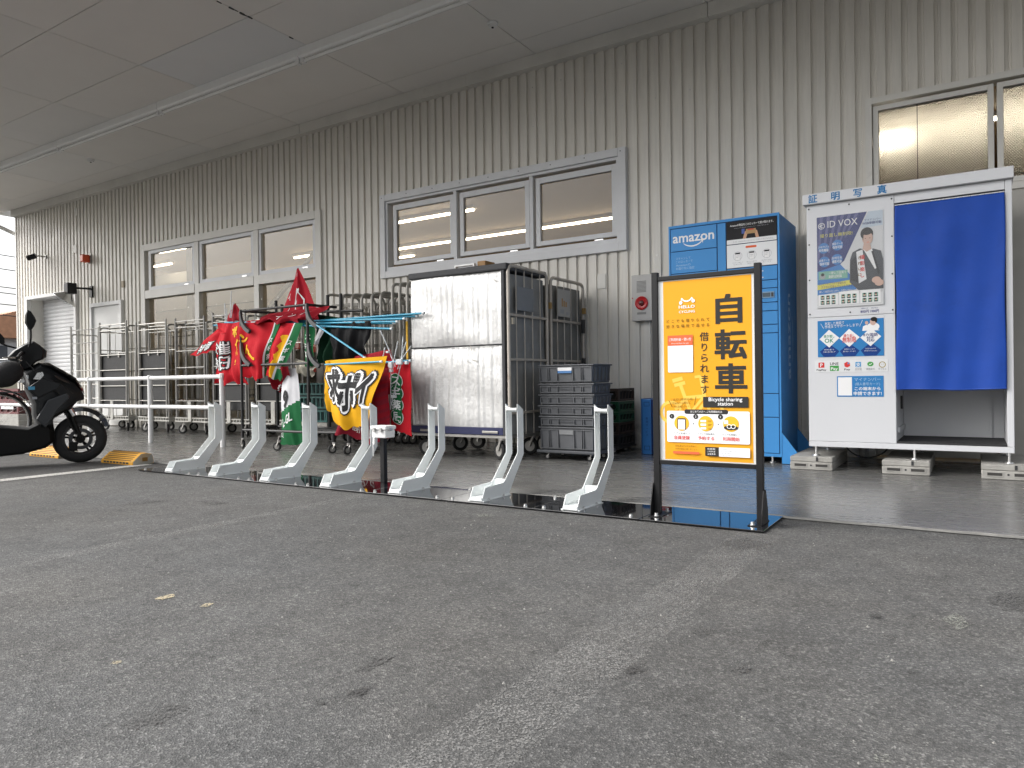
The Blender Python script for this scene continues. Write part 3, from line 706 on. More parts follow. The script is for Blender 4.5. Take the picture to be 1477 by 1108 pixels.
yel = M('poster_yellow', (.70, .325, .016), .5, 0, .03, 1.5, spec=.2); pale = ink('pale_yellow', (.80, .50, .09)); gold = ink('gold', (.78, .42, .03)); char = ink('charcoal', (.03, .029, .027)); brown = ink('brown', (.16, .09, .01)); coral = ink('coral', (.70, .13, .05)); paper = ink('paper', (.76, .77, .78))
K = Ink(SF); U = lambda u: u * pw; V = lambda v: (1 - v) * ph
K.rect(0, 0, pw, ph, yel); K.up()
# faint bicycle drawn on the poster
for cu, cv, r_ in ((.075, .735, .052), (.545, .745, .062)): K.arc(U(cu), V(cv), r_, .016, pale, 0, 360, 28)
for a, b, w_ in (((.10, .56), (.22, .545), .020), ((.12, .585), (.25, .57), .018), ((.19, .575), (.25, .66), .018), ((.25, .655), (.46, .645), .018), ((.255, .655), (.13, .72), .016), ((.36, .54), (.43, .535), .014), ((.43, .535), (.475, .66), .018), ((.475, .66), (.545, .745), .016), ((.25, .66), (.31, .735), .016), ((.31, .735), (.46, .65), .014)):
    K.line((U(a[0]), V(a[1])), (U(b[0]), V(b[1])), w_, pale)
K.up()
for s_, v, u0, u1, hh in (('自', .236, .615, .89, .150), ('転', .428, .60, .935, .152), ('車', .612, .60, .935, .152)):
    K.text(s_, U((u0 + u1) / 2), V(v), hh, char, w=U(u1 - u0), al='C', bold=.03)
K.column('借りられます', U(.475), V(.338), .048, .0530, char, bold=.008)
# round-cornered smile logo
K.arc(U(.28), V(.085), .030, .007, I_WHITE, 205, 335, 14); K.disc(U(.21), V(.125), .009, I_WHITE); K.disc(U(.355), V(.118), .009, I_WHITE)
K.line((U(.215), V(.112)), (U(.23), V(.10)), .006, I_WHITE); K.line((U(.335), V(.098)), (U(.35), V(.108)), .006, I_WHITE)
K.text('HELLO', U(.28), V(.156), .021, I_WHITE, w=U(.185), al='C', bold=.02); K.text('CYCLING', U(.28), V(.182), .017, I_WHITE, w=U(.185), al='C', bold=.015)
for s_, v in (('どこでも借りられて', .232), ('好きな場所で返せる', .262)):
    for k, ch in enumerate(s_): K.text(ch, U(.055 + .058 * k), V(v), .0185, brown, al='C', bold=.01)
K.rect(U(.05), V(.512), U(.345), V(.305), paper, .006); K.up(); K.rect(U(.05), V(.362), U(.345), V(.305), coral)
K.rect(U(.455), V(.706), U(.955), V(.648), char, .004); K.up()
K.text('ご利用料金・使い方', U(.198), V(.335), .016, I_WHITE, w=U(.26), al='C', bold=.01); K.text('Price & How to use', U(.198), V(.353), .009, I_WHITE, w=U(.2), al='C')
K.text('Bicycle sharing', U(.705), V(.672), .026, I_WHITE, w=U(.37), al='C', bold=.01); K.text('station', U(.705), V(.695), .026, I_WHITE, w=U(.165), al='C', bold=.01)
for k, s_ in enumerate(('ご返却は駅前の他', '市役所や公園など', '市内各地のポート', 'へもどうぞ')): K.text(s_, U(.205), V(.668 + k * .020), .014, brown, al='C', w=U((.26, .22, .19, .13)[k]), rot=3)
K.line((U(.055), V(.668)), (U(.095), V(.707)), .003, brown); K.line((U(.355), V(.695)), (U(.375), V(.648)), .003, brown)
K.rect(U(.03), V(.902), U(.968), V(.727), paper, .008); K.up()
K.rect(U(.24), V(.743), U(.735), V(.718), char, .010); K.up()
K.text('はじめての方へ ご利用開始方法', U(.49), V(.735), .0125, I_WHITE, w=U(.36), al='C')
for cu in (.205, .485, .765):
    K.disc(U(cu), V(.795), .0385, gold, 28); K.disc(U(cu - .115), V(.757), .0125, char)
K.up()
for k, cu in enumerate((.09, .37, .65)): K.text('123'[k], U(cu), V(.763), .014, I_WHITE, al='C')
K.rect(U(.155), V(.830), U(.255), V(.768), char, .004); K.rect(U(.165), V(.830), U(.245), V(.775), I_WHITE)
for v in (.775, .795, .815): K.rect(U(.425), V(v + .012), U(.49), V(v), I_WHITE, .003); K.line((U(.51), V(v + .004)), (U(.555), V(v + .004)), .002, brown); K.line((U(.51), V(v + .010)), (U(.545), V(v + .010)), .002, brown)
K.rect(U(.69), V(.795), U(.735), V(.775), I_WHITE, .003); K.disc(U(.765), V(.815), .035, char, 20, ry=.012); K.arc(U(.745), V(.808), .010, .003, I_WHITE); K.arc(U(.79), V(.808), .010, .003, I_WHITE)
for cu, a, b in ((.205, 'アプリを使って', '会員登録'), (.485, 'アプリで自転車を', '予約する'), (.765, 'ロックを解錠して', '利用開始')):
    K.text(a, U(cu), V(.856), .0105, char, w=U(.2), al='C'); K.text(b, U(cu), V(.884), .0215, I_RED, w=U(.185), al='C', bold=.012)
for cu in (.345, .625): K.disc(U(cu), V(.797), .003, char, 8)
for k, s_ in enumerate(('自転車はカギを締めて', '所定の場所に返しましょう')): K.text(s_, U(.255), V(.926 + .018 * k), .011, brown, w=U(.25), al='C')
K.rect(U(.10), V(.966), U(.41), V(.952), coral, .006); K.rect(U(.475), V(.972), U(.63), V(.922), char, .004); K.rect(U(.63), V(.972), U(.968), V(.922), paper, .003); K.up()
for k in range(3): K.text(('会員数', 'ご利用料金', '注意事項')[k], U(.50), V(.936 + .014 * k), .009, I_WHITE, w=U(.09))
for k in range(4): K.text(('ご利用開始から十五分ごとに料金がかかります', '返却は専用の駐輪場でお願いします', '故障の時は連絡先まで', 'ご不明な点は係員へ')[k], U(.645), V(.933 + .0115 * k), .0065, I_GREY, w=U((.30, .24, .16, .14)[k]))
K.build('poster', t_)

# ================================================================== PARCEL LOCKER
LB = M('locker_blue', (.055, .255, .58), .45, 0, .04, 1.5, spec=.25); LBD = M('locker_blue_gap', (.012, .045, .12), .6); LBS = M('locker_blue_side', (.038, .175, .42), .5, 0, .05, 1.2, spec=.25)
t_ = thing('parcel_locker', 'tall bright blue parcel locker with white lettering against the wall', 'locker', (-1.775, 6.4, .01))
LY = 6.08
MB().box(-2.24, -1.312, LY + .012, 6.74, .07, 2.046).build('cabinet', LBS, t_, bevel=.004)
ring(MB(), -2.242, -1.310, .068, 2.048, .014, LY, LY + .0118, tb=.025, tt=.022).build('front_frame', LB, t_)
MB().box(-2.228, -1.324, LY + .0105, LY + .0116, .093, 2.026).build('recess', LBD, t_)
def dpanel(x0, x1, z0, z1, name='door', m=None, y=None):
    o = MB().box(x0 + .003, x1 - .003, (y or LY + .001), LY + .010, z0 + .003, z1 - .003).build(name, m or LB, t_, bevel=.0015)
    return o
hd = dpanel(-2.226, -1.817, 1.821, 2.022, 'header_panel'); d2 = dpanel(-2.226, -1.817, 1.628, 1.821, 'info_panel')
rows = [1.628, 1.510, 1.443, 1.327, 1.258, 1.146, 1.077, .583, .389, .095]
for x0, x1 in ((-2.226, -1.817), (-1.738, -1.327)):
    for a, b in zip(rows, rows[1:]): dpanel(x0, x1, b, a)
dpanel(-1.815, -1.740, .095, 2.022, 'column_panel')
pt = dpanel(-1.738, -1.327, 1.828, 2.022, 'poster', I_BLACK); p2 = dpanel(-1.738, -1.327, 1.630, 1.828, 'poster', paper)
cy_ = LY + .0008
K = Ink(front(cy_, 0, 0)); K.text('amazon', -2.022, 1.898, .118, I_WHITE, w=.36, al='C', bold=.018)
K.arc(-2.03, 1.945, .105, lambda t: .004 + .012 * t * (1.15 - t) * 2, I_WHITE, 222, 322, 24, ry=.088)
K.poly([(-1.975, 1.903), (-1.935, 1.906), (-1.938, 1.870), (-1.945, 1.893)], I_WHITE); K.build('lettering', hd)
K = Ink(front(cy_)); LBL = ink('light_blue', (.35, .52, .72)); 
for k, s_ in enumerate(('スキャンして', 'このロッカーで', 'Amazonの', 'お届け先に指定')): K.text(s_, -2.178, 1.750 - .029 * k, .025, LBL, w=(.13, .15, .13, .165)[k])
K.build('lettering', d2)
K = Ink(front(cy_)); SKIN = ink('skin', (.55, .33, .22)); KR = ink('kraft', (.42, .27, .13))
K.rect(-1.734, 1.831, -1.331, 1.868, paper); K.up()
K.text('Amazonの商品をこのロッカーで受け取れます。', -1.53, 1.978, .022, I_WHITE, w=.35, al='C', bold=.01); K.text('Amazonの商品をこのロッカーで受け取れます。', -1.53, 1.958, .010, I_GREY, w=.28, al='C')
K.poly([(-1.60, 1.869), (-1.585, 1.925), (-1.55, 1.945), (-1.56, 1.915), (-1.575, 1.869)], SKIN); K.poly([(-1.47, 1.869), (-1.485, 1.925), (-1.515, 1.945), (-1.505, 1.915), (-1.495, 1.869)], SKIN)
K.rect(-1.575, 1.905, -1.495, 1.945, KR); K.rect(-1.61, 1.91, -1.585, 1.95, ink('sleeve', (.08, .12, .35))); K.up(); K.rect(-1.56, 1.935, -1.51, 1.943, I_RED)
K.text('A  あ   Amazonロッカーについて詳しくはこちらから', -1.68, 1.844, .013, I_GREY, w=.32)
K.build('print', pt)
K = Ink(front(cy_)); K.rect(-1.58, 1.788, -1.49, 1.806, coral, .008)
for k, x in enumerate((-1.645, -1.53, -1.41)):
    K.arc(x, 1.728, .036, .0022, I_GREY); K.rect(x - .021, 1.692, x + .021, 1.757, I_GREY, .004)
    K.up(); K.rect(x - .019, 1.694, x + .019, 1.744, I_WHITE); K.rect(x - .019, 1.744, x + .019, 1.756, I_BLACK); K.up(); K.line((x - .012, 1.73), (x + .012, 1.73), .003, I_GREY); K.line((x - .012, 1.718), (x + .006, 1.718), .003, I_GREY); K.h -= 2 * K.step
    K.text(('ロッカーを選んで', '届いたら番号を', '扉を開けて受取り')[k], x, 1.670, .011, I_GREY, w=.085, al='C'); K.text(('お買い物', '画面に入力', '完了です')[k], x, 1.656, .011, I_GREY, w=.07, al='C')
K.build('print', p2)
K = Ink(front(LY + .0004)); K.text('注文', -1.532, 1.535, .082, I_WHITE, w=.19, al='C', bold=.006); K.build('lettering', t_)
dsp = MB().box(-1.452, -1.353, LY - .004, LY + .001, 1.362, 1.415).build('card_reader', M('reader_grey', (.16, .28, .42), .3), t_, bevel=.002)
MB().box(-1.378, -1.36, LY - .0055, LY - .0042, 1.372, 1.405).build('keypad', DARKP, dsp); MB().box(-1.446, -1.385, LY - .0055, LY - .0042, 1.372, 1.405).build('display', M('display_dark', (.05, .08, .11), .2), dsp)
K = Ink(lambda a, b, h: (-1.3112 + h, 6.46 - b, .70 + a)); fd = ink('faded_white', (.30, .44, .60)); K.text('amazon', 0, 0, .17, fd, w=.72, bold=.016); K.arc(.34, -.02, .24, lambda t: .006 + .03 * t * (1.1 - t), fd, 215, 325, 24, ry=.08); K.build('lettering', t_)
for y in (LY + .004, 6.70):
    MB().prism([(-1.3115, .268), (-1.155, .055), (-1.155, .014), (-1.3115, .014)], lambda a, b, d: (a, d, b), y, y + .012).build('stabiliser', LB, t_)
    MB().prism([(-2.2405, .268), (-2.397, .055), (-2.397, .014), (-2.2405, .014)], lambda a, b, d: (a, d, b), y, y + .012).build('stabiliser', LB, t_)
for x in (-2.15, -1.40):
    for y in (6.16, 6.66):
        m_ = MB(); m_.cyl((x, y, .0105), (x, y, .022), .03, 14, .024); m_.cyl((x, y, .022), (x, y, .07), .009, 8); m_.build('foot', CHROME, t_, smooth=40)

# ================================================================== PHOTO BOOTH
BW = M('booth_white', (.63, .64, .66), .45, 0, .025, 1.2); BW2 = M('booth_inner', (.66, .67, .68), .45, 0, .04, 2)
t_ = thing('photo_booth', 'white photo booth with a blue curtain, raised on concrete blocks', 'photo booth', (-.42, 6.2, .11))
BY = 5.86
lp = MB().box(-1.062, -.470, BY, BY + .64, 1.1645, 2.018).build('upper_panel', BW, t_, bevel=.003)
MB().box(-1.062, -.470, BY + .001, BY + .64, .226, 1.1625).build('lower_panel', BW, t_, bevel=.003)
MB().box(-1.062, .228, BY - .001, BY + .66, .184, .2245).build('sill', BW, t_, bevel=.003)
MB().box(.190, .228, BY, BY + .66, .226, 2.018).build('jamb', BW, t_, bevel=.003)
MB().box(-.468, .188, BY + .002, BY + .07, 1.955, 2.018).build('lintel', BW, t_, bevel=.002)
MB().box(-.468, .188, BY + .62, BY + .66, .226, 2.018).build('back_wall', BW2, t_)
MB().box(-.468, .188, BY + .071, BY + .62, 1.96, 2.018).build('roof_panel', BW2, t_)
MB().box(-.468, .188, BY + .004, BY + .62, .226, .240).build('floor_mat', M('booth_mat', (.025, .025, .027), .7, 0, .2, 30, bmp=.3), t_)
MB().box(-.4695, -.455, BY + .10, BY + .6, .30, .335).build('inner_ledge', BW2, t_); MB().box(-.4695, -.458, BY + .36, BY + .42, .46, .56).build('air_vent', DARKP, t_)
MB().box(.10, .115, BY + .605, BY + .619, .24, 1.95).build('inner_post', BW2, t_)
st = MB().lathe((-.12, BY + .38, .241), (0, 0, 1), [(.001, 0), (.13, 0), (.13, .012), (.03, .03), (.03, .40), (.16, .41), (.165, .46), (.14, .475), (.001, .478)], 20, close=False)
MB().box(-1.084, .238, BY - .035, BY + .67, 2.0205, 2.098).build('header', BW, t_, bevel=.004)
K = Ink(front(BY - .0355)); tb_ = ink('title_blue', (.02, .17, .40))
for ch, x in zip('証明写真', (-1.010, -.852, -.702, -.543)): K.text(ch, x, 2.034, .066, tb_, al='C', bold=.024)
K.build('lettering', t_)
mb = MB()
for x in (-1.045, -.485):
    for z in (1.99, 1.72, 1.45, 1.19): mb.cyl((x, BY - .003, z), (x, BY + .001, z), .006, 8)
for z in (1.99, 1.19): mb.cyl((-.765, BY - .003, z), (-.765, BY + .001, z), .006, 8)
mb.build('screw', DARKP, t_)
# curtain: one hung cloth with soft vertical folds
def curtain(u, v):
    x = -.464 + .650 * u; z = 1.932 - 1.322 * v
    a = .002 + .010 * v
    y = BY - .014 + a * math.sin(u * 9 + 2.2 * math.sin(v * 1.8)) + .005 * math.sin(u * 21 + v * 5) * (.3 + v * .7) + .004 * math.sin(v * 14 + u * 4) * (1 - abs(2 * u - 1)) * math.sin(u * 3)
    y -= .03 * max(0, .12 - u) * v * 3; z += .004 * math.sin(u * 8) * v
    x += .004 * math.sin(v * 9) * (1 if u > .5 else -1) * abs(2 * u - 1)
    return (x, y, z)
CUR = M('curtain_blue', (.012, .062, .355), .6, 0, .10, 5, bmp=.2, bs=10, spec=.25, dirt=((.010, .045, .24), 3, .55, .6))
c_ = MB().grid(curtain, 60, 90).build('curtain', CUR, t_, smooth=60)
md = c_.modifiers.new('thick', 'SOLIDIFY'); md.thickness = .0015
MB().tube([curtain(k / 60, .994) for k in range(61)], .0035, 6).build('hem', M('curtain_hem', (.02, .08, .40), .5), c_, smooth=60)
MB().cyl((-.468, BY + .02, 1.942), (.188, BY + .02, 1.942), .009, 10).build('curtain_rail', CHROME, t_, smooth=40)
# big poster behind a plastic cover
po = MB().box(-.992, -.540, BY - .003, BY + .0005, 1.230, 1.922).build('poster', paper, t_)
pw, ph = .446, .686; K = Ink(front(BY - .0036, -.989, 1.233)); U = lambda u: u * pw; V = lambda v: (1 - v) * ph
deep = ink('deep_blue', (.035, .045, .17)); mid = ink('mid_blue', (.05, .20, .50)); sky_ = ink('pale_sky', (.50, .58, .66)); jk = ink('jacket', (.07, .075, .085)); jk2 = ink('jacket_dark', (.035, .037, .043)); hair = ink('hair', (.018, .015, .014)); skin = ink('poster_skin', (.58, .40, .33)); mint = ink('mint', (.20, .42, .33)); lem = ink('lemon', (.66, .62, .12)); pgrey = ink('poster_grey', (.62, .63, .64))
K.rect(0, 0, pw, ph, pgrey); K.up()
K.poly([(0, V(0)), (U(.77), V(0)), (U(.42), V(.50)), (U(.36), V(.535)), (0, V(.60))], deep); K.poly([(0, V(.60)), (U(.36), V(.535)), (U(.60), V(.73)), (U(.60), V(.82)), (0, V(.86))], mid)
K.poly([(U(.79), V(0)), (U(1), V(0)), (U(1), V(.16)), (U(.67), V(.17))], sky_); K.up()
lav = ink('lavender', (.11, .12, .27))
for k in range(6): K.poly([(U(.05 + .11 * k), V(0)), (U(.10 + .11 * k), V(0)), (U(.03 + .085 * k), V(.5 - .05 * k)), (U(-.0 + .085 * k), V(.5 - .05 * k))], lav)
K.up()
K.arc(U(.075), V(.10), .022, .004, I_WHITE); 
for a in range(0, 180, 45): K.line((U(.075) - .018 * math.cos(R(a)), V(.10) - .018 * math.sin(R(a))), (U(.075) + .018 * math.cos(R(a + 30)), V(.10) + .018 * math.sin(R(a + 30))), .003, I_WHITE)
K.text('ID VOX', U(.17), V(.125), .072, I_WHITE, w=U(.46)); K.text('撮り直し無制限!', U(.05), V(.225), .030, lem, w=U(.50))
K.text('マイナンバー', U(.73), V(.10), .020, deep, w=U(.24)); K.text('WEB申請可能', U(.70), V(.135), .022, deep, w=U(.28), bold=.01)
for cu, cv in ((.105, .345), (.32, .325), (.115, .495), (.31, .48)): K.disc(U(cu), V(cv), .038, mid if cv > .33 or cu > .2 else deep, 24, ry=.040)
K.rect(U(.02), V(.69), U(.47), V(.60), mint); K.poly([(U(0), V(.745)), (U(.56), V(.71)), (U(.56), V(.765)), (U(0), V(.80))], lem); K.up()
for cu, cv, a, b in ((.105, .345, 'LINE POTA', '共有機能'), (.32, .325, '撮影データ', '保存可能'), (.115, .495, '画像データ', '保存可能'), (.31, .48, '証明写真', '撮影可能')):
    K.text(a, U(cu), V(cv - .005), .020, I_WHITE, w=U(.16), al='C'); K.text(b, U(cu), V(cv + .035), .024, I_WHITE, w=U(.15), al='C', bold=.01)
K.text('一眼レフ品質で', U(.18), V(.635), .022, I_WHITE, w=U(.27)); K.text('高画質な証明写真', U(.18), V(.675), .024, I_WHITE, w=U(.20), bold=.01)
K.text('コンビニやスマホで受取れる', U(.02), V(.750), .022, deep, w=U(.42)); K.text('スマホの写真もプリントできる', U(.06), V(.785), .022, deep, w=U(.48)); K.text('美しく自然な仕上がり・お肌もきれい', U(.03), V(.832), .018, I_WHITE, w=U(.52))
K.disc(U(.085), V(.655), .020, I_GREY, 14); K.disc(U(.085), V(.635), .012, hair, 14)
# woman in a dark suit jacket with a sash
K.poly([(U(.55), V(.42)), (U(.66), V(.385)), (U(.72), V(.40)), (U(.86), V(.40)), (U(.97), V(.43)), (U(1), V(.52)), (U(1), V(.83)), (U(.63), V(.83)), (U(.50), V(.74)), (U(.51), V(.50))], jk)
K.poly([(U(.72), V(.33)), (U(.81), V(.33)), (U(.83), V(.41)), (U(.76), V(.44)), (U(.70), V(.40))], skin)
K.disc(U(.765), V(.235), .042, hair, 24, ry=.046); K.up()
K.disc(U(.775), V(.285), .035, skin, 24, ry=.048); K.poly([(U(.71), V(.395)), (U(.76), V(.43)), (U(.84), V(.40)), (U(.92), V(.60)), (U(.88), V(.62))], I_WHITE); K.up()
K.disc(U(.768), V(.215), .036, hair, 24, ry=.024); K.poly([(U(.69), V(.25)), (U(.70), V(.20)), (U(.72), V(.24)), (U(.71), V(.31))], hair)
K.rect(U(.735), V(.287), U(.755), V(.282), hair); K.rect(U(.80), V(.287), U(.82), V(.282), hair); K.rect(U(.765), V(.330), U(.80), V(.325), coral)
K.poly([(U(.605), V(.42)), (U(.70), V(.40)), (U(.755), V(.72)), (U(.64), V(.76))], paper); K.poly([(U(.52), V(.52)), (U(.60), V(.46)), (U(.63), V(.75)), (U(.52), V(.72))], jk2); K.poly([(U(.83), V(.43)), (U(.86), V(.42)), (U(.95), V(.66)), (U(.93), V(.68))], jk2); K.up()
for k, ch in enumerate('撮影楽し'): K.text(ch, U(.695), V(.50 + .065 * k), .034, I_RED, al='C', bold=.02)
for k, ch in enumerate('きれいに'): K.text(ch, U(.655), V(.50 + .06 * k), .026, brown, al='C', bold=.02)
K.disc(U(.90), V(.735), .030, skin, 18, ry=.024); K.disc(U(.94), V(.765), .030, skin, 18, ry=.024)
K.rect(0, 0, pw, V(.865), pgrey); K.up()
for c0 in (.02, .34, .66):
    K.rect(U(c0), V(.975), U(c0 + .30), V(.835 + (.02 if c0 < .3 else 0)), I_WHITE); K.up()
    for i in range(3):
        for j in range(2):
            a, b = U(c0 + .03 + .085 * i), V(.965 - .055 * j)
            K.rect(a, b, a + .028, b + .030, mint); K.up(); K.disc(a + .014, b + .018, .008, skin, 12, ry=.010); K.disc(a + .014, b + .024, .009, hair, 10, ry=.006); K.rect(a + .003, b, a + .025, b + .008, jk); K.h -= K.step
    K.h -= K.step
K.build('print', po)
MB().box(-.992, -.540, BY - .012, BY - .0095, 1.230, 1.922).build('cover_sheet', G('poster_cover'), po)
K = Ink(front(BY - .0006)); 
for x, a, b in ((-.668, '通常タイプ', '800円'), (-.602, 'きれいタイプ', '1000円')): K.text(a, x, 1.208, .012, I_NAVY, w=.045, al='C'); K.text(b, x, 1.180, .026, I_NAVY, w=.055, al='C', bold=.02)
K.build('lettering', t_)
# blue information panel
pb = MB().box(-.992, -.544, BY - .002, BY + .0008, .862, 1.136).build('poster', ink('panel_blue', (.035, .20, .47)), t_)
K = Ink(front(BY - .0026, -.992, .862)); w_, h_ = .448, .274; nav2 = ink('navy_two', (.012, .05, .22)); grn = ink('green', (.02, .25, .14))
X = lambda x: (x - 88) / 807 * w_; Z = lambda y: (1 - (y - 100) / 448) * h_
for cx_, m1 in ((233, grn), (482, I_RED), (738, I_NAVY)):
    K.poly([(X(cx_ - 120), Z(480)), (X(cx_), Z(385)), (X(cx_ + 125), Z(480)), (X(cx_ + 70), Z(545)), (X(cx_ - 70), Z(545))], nav2)
K.disc(X(770), Z(200), .042, I_WHITE, 18, ry=.030); K.poly([(X(640), Z(245)), (X(650), Z(190)), (X(690), Z(175)), (X(740), Z(200)), (X(850), Z(245))], I_WHITE); K.disc(X(693), Z(150), .011, skin, 12, ry=.014); K.up()
K.disc(X(770), Z(140), .021, skin, 18, ry=.026); K.up(); K.disc(X(780), Z(110), .022, hair, 18, ry=.016); K.disc(X(805), Z(130), .007, hair, 12, ry=.014)
for cx_ in (233, 482, 738): K.poly([(X(cx_ - 122), Z(325)), (X(cx_), Z(432)), (X(cx_ + 128), Z(318)), (X(cx_), Z(212))], I_WHITE)
K.up()
for cx_, a, b, m1, wa, wb in ((233, '焼き増し', 'OK', grn, .075, .062), (482, '繰り返し', '無制限', I_RED, .075, .092), (738, '8カ国語', '対応', I_NAVY, .095, .052)):
    K.text(a, X(cx_), Z(310), .026, m1, w=wa, al='C', bold=.012); K.text(b, X(cx_), Z(372), .044, m1, w=wb, al='C', bold=.012)
for k, (cx_, a, b) in enumerate(((233, '同料金で', '何度も焼き増しが'), (482, '納得がいくまで', '撮り直しできます'), (738, '日本語 English 中文', '한국어 Français'))): K.text(a, X(cx_), Z(465), .010, I_WHITE, al='C', w=.07); K.text(b, X(cx_), Z(492), .010, I_WHITE, al='C', w=.085)
K.text('充実した機能で', X(180), Z(155), .026, I_WHITE, w=.135, rot=1.5); K.text('作成までサポートします!', X(180), Z(194), .026, I_WHITE, w=.235, rot=1.5)
K.line((X(130), Z(135)), (X(165), Z(195)), .0025, I_WHITE); K.line((X(610), Z(190)), (X(645), Z(115)), .0025, I_WHITE)
K.build('print', pb)
# payment marks
pp = MB().box(-1.016, -.519, BY - .0015, BY + .0008, .748, .836).build('sticker', ink('sticker_white', (.70, .71, .72)), t_)
K = Ink(front(BY - .0021)); xs = [-.968, -.878, -.790, -.715, -.634, -.556]; lg = ink('line_green', (.07, .33, .08)); ali = ink('pay_blue', (.06, .28, .56))
K.rect(xs[0] - .021, .782, xs[0] + .021, .822, I_RED, .005); K.text('LINE', xs[1], .802, .027, I_BLACK, w=.058, al='C', bold=.015); K.rect(xs[1] - .031, .756, xs[1] + .031, .796, lg, .002)
K.poly([(xs[2] - .018, .788), (xs[2], .780), (xs[2] + .020, .790), (xs[2] + .018, .815), (xs[2], .824), (xs[2] - .020, .812)], I_RED); K.rect(xs[3] - .019, .782, xs[3] + .019, .820, ali, .004); K.disc(xs[4], .803, .021, lg, 18, ry=.017); K.arc(xs[5], .797, .020, .005, ink('olive', (.33, .26, .06))); K.up()
K.text('P', xs[0], .788, .038, I_WHITE, al='C', bold=.02); K.text('Pay', xs[1], .763, .030, I_WHITE, w=.046, al='C', bold=.015); K.poly([(xs[2] + .002, .803), (xs[2] + .016, .808), (xs[2] + .006, .822)], ali); K.text('支', xs[3], .788, .033, I_WHITE, al='C', bold=.01); K.line((xs[4] - .008, .803), (xs[4] - .002, .797), .004, I_WHITE); K.line((xs[4] - .002, .797), (xs[4] + .010, .809), .004, I_WHITE); K.disc(xs[5] - .006, .80, .002, brown, 6); K.disc(xs[5] + .006, .80, .002, brown, 6)
for x, s_, ww in ((xs[0], 'PayPay', .068), (xs[2], 'Pay', .040), (xs[3], '支付宝', .046), (xs[4], '微信支付', .056), (xs[5], 'ゆうちょ', .050)): K.text(s_, x, .760, .018, I_GREY if x > -.75 else I_BLACK, w=ww, al='C', bold=.008)
K.build('print', pp)
# small blue notice (the mascot drawing is left out)
ps = MB().box(-.861, -.549, BY - .0015, BY + .0008, .563, .716).build('sticker', ink('panel_blue', (.035, .20, .47)), t_)
K = Ink(front(BY - .0021)); K.rect(-.854, .572, -.759, .708, I_WHITE); tone = ink('notice_light', (.36, .50, .66))
K.text('マイナンバー', -.655, .680, .028, tone, w=.175, al='C', bold=.005); K.text('(個人番号カード)', -.655, .648, .024, tone, w=.165, al='C', bold=.005); K.text('この端末から', -.655, .612, .028, I_WHITE, w=.170, al='C', bold=.018); K.text('申請できます!', -.655, .576, .030, I_WHITE, w=.185, al='C', bold=.018); K.build('print', ps)
for x, y in ((-1.02, BY + .05), (-.36, BY + .05), (.20, BY + .05), (-1.02, BY + .6), (-.36, BY + .6), (.20, BY + .6)):
    m_ = MB(); m_.cyl((x, y, .1105), (x, y, .120), .03, 14, .025); m_.cyl((x, y, .12), (x, y, .184), .009, 8); m_.build('levelling_foot', CHROME, t_, smooth=40)
MB().tube(bez((-.9, BY + .55, .19), (-.85, BY + .5, .02), (-.6, BY + .5, .02), (-.55, BY + .55, .19), 12), .006, 6).build('cable', BLACKR, t_, smooth=40)
BLK = M('block_concrete', (.36, .35, .325), .9, 0, .14, 9, bmp=.5, bs=45, dirt=((.20, .19, .17), 7, .56, .7))
def block(x, label):
    t2 = thing('concrete_block', label, 'concrete block', (x, 6.18, .01), 'concrete blocks under the photo booth')
    MB().box(x - .15, x + .15, 5.795, 6.57, .011, .070).build('body', BLK, t2, bevel=.006)
    MB().box(x - .15, x + .15, 5.800, 6.57, .0715, .110).build('top_half', BLK, t2, bevel=.006)
    for s in (-1, 1):
        ring(MB(), x + s * .075 - .048, x + s * .075 + .048, .030, .062, .006, 5.791, 5.796).build('slot_rim', BLK, t2)
        MB().box(x + s * .075 - .042, x + s * .075 + .042, 5.7935, 5.7955, .036, .056).build('slot', M('slot_dark', (.05, .048, .045), .9), t2)
    MB().cyl((x, 5.792, .046), (x, 5.7955, .046), .007, 8).build('pin_hole', DARKP, t2)
    MB().box(x + .035, x + .05, 5.797, 5.803, .078, .109).build('notch', DARKP, t2)
block(-1.04, 'pale concrete block under the left end of the photo booth'); block(-.41, 'pale concrete block under the middle of the photo booth'); block(.19, 'pale concrete block under the right end of the photo booth')
# fire alarm bell box and the two boxes on the floor below it
t_ = thing('fire_alarm_box', 'pale grey fire alarm box with a red lamp on the wall', 'alarm box', (-2.79, WY, 1.30))
bx = MB().box(-2.900, -2.680, WY - .075, WY + .0, 1.298, 1.76).build('case', M('alarm_grey', (.48, .47, .45), .5, 0, .06), t_, bevel=.006)
m_ = MB()
for k in range(9): m_.box(-2.842, -2.742, WY - .0775, WY - .0755, 1.585 + k * .013, 1.592 + k * .013)
m_.build('speaker_grille', M('grille_grey', (.24, .24, .23), .6), bx)
ALR = M('alarm_red', (.50, .015, .02), .3, 0, .1)
MB().lathe((-2.79, WY - .076, 1.475), (0, -1, 0), [(.068, 0), (.068, .010), (.055, .016), (.040, .010), (.001, .010)], 28, close=False).build('red_ring', ALR, t_, smooth=40)
MB().lathe((-2.79, WY - .084, 1.475), (0, -1, 0), [(.028, 0), (.026, .012), (.016, .018), (.001, .019)], 20, close=False).build('button', M('alarm_dark', (.10, .01, .01), .25), t_, smooth=40)
MB().box(-2.84, -2.745, WY - .0775, WY - .0755, 1.362, 1.385).build('name_plate', M('grille_grey', (.24, .24, .23), .6), bx)
MB().cyl((-2.888, WY - .079, 1.53), (-2.888, WY - .075, 1.53), .007, 8).build('lock', ALR, bx)
t_ = thing('flat_box', 'tall narrow blue box with dark print standing against the wall', 'box', (-2.59, 6.47, .01))
MB().box(-2.615, -2.530, 6.34, 6.60, .011, .525).build('carton', M('carton_blue', (.02, .16, .46), .45, 0, .1), t_, bevel=.004)
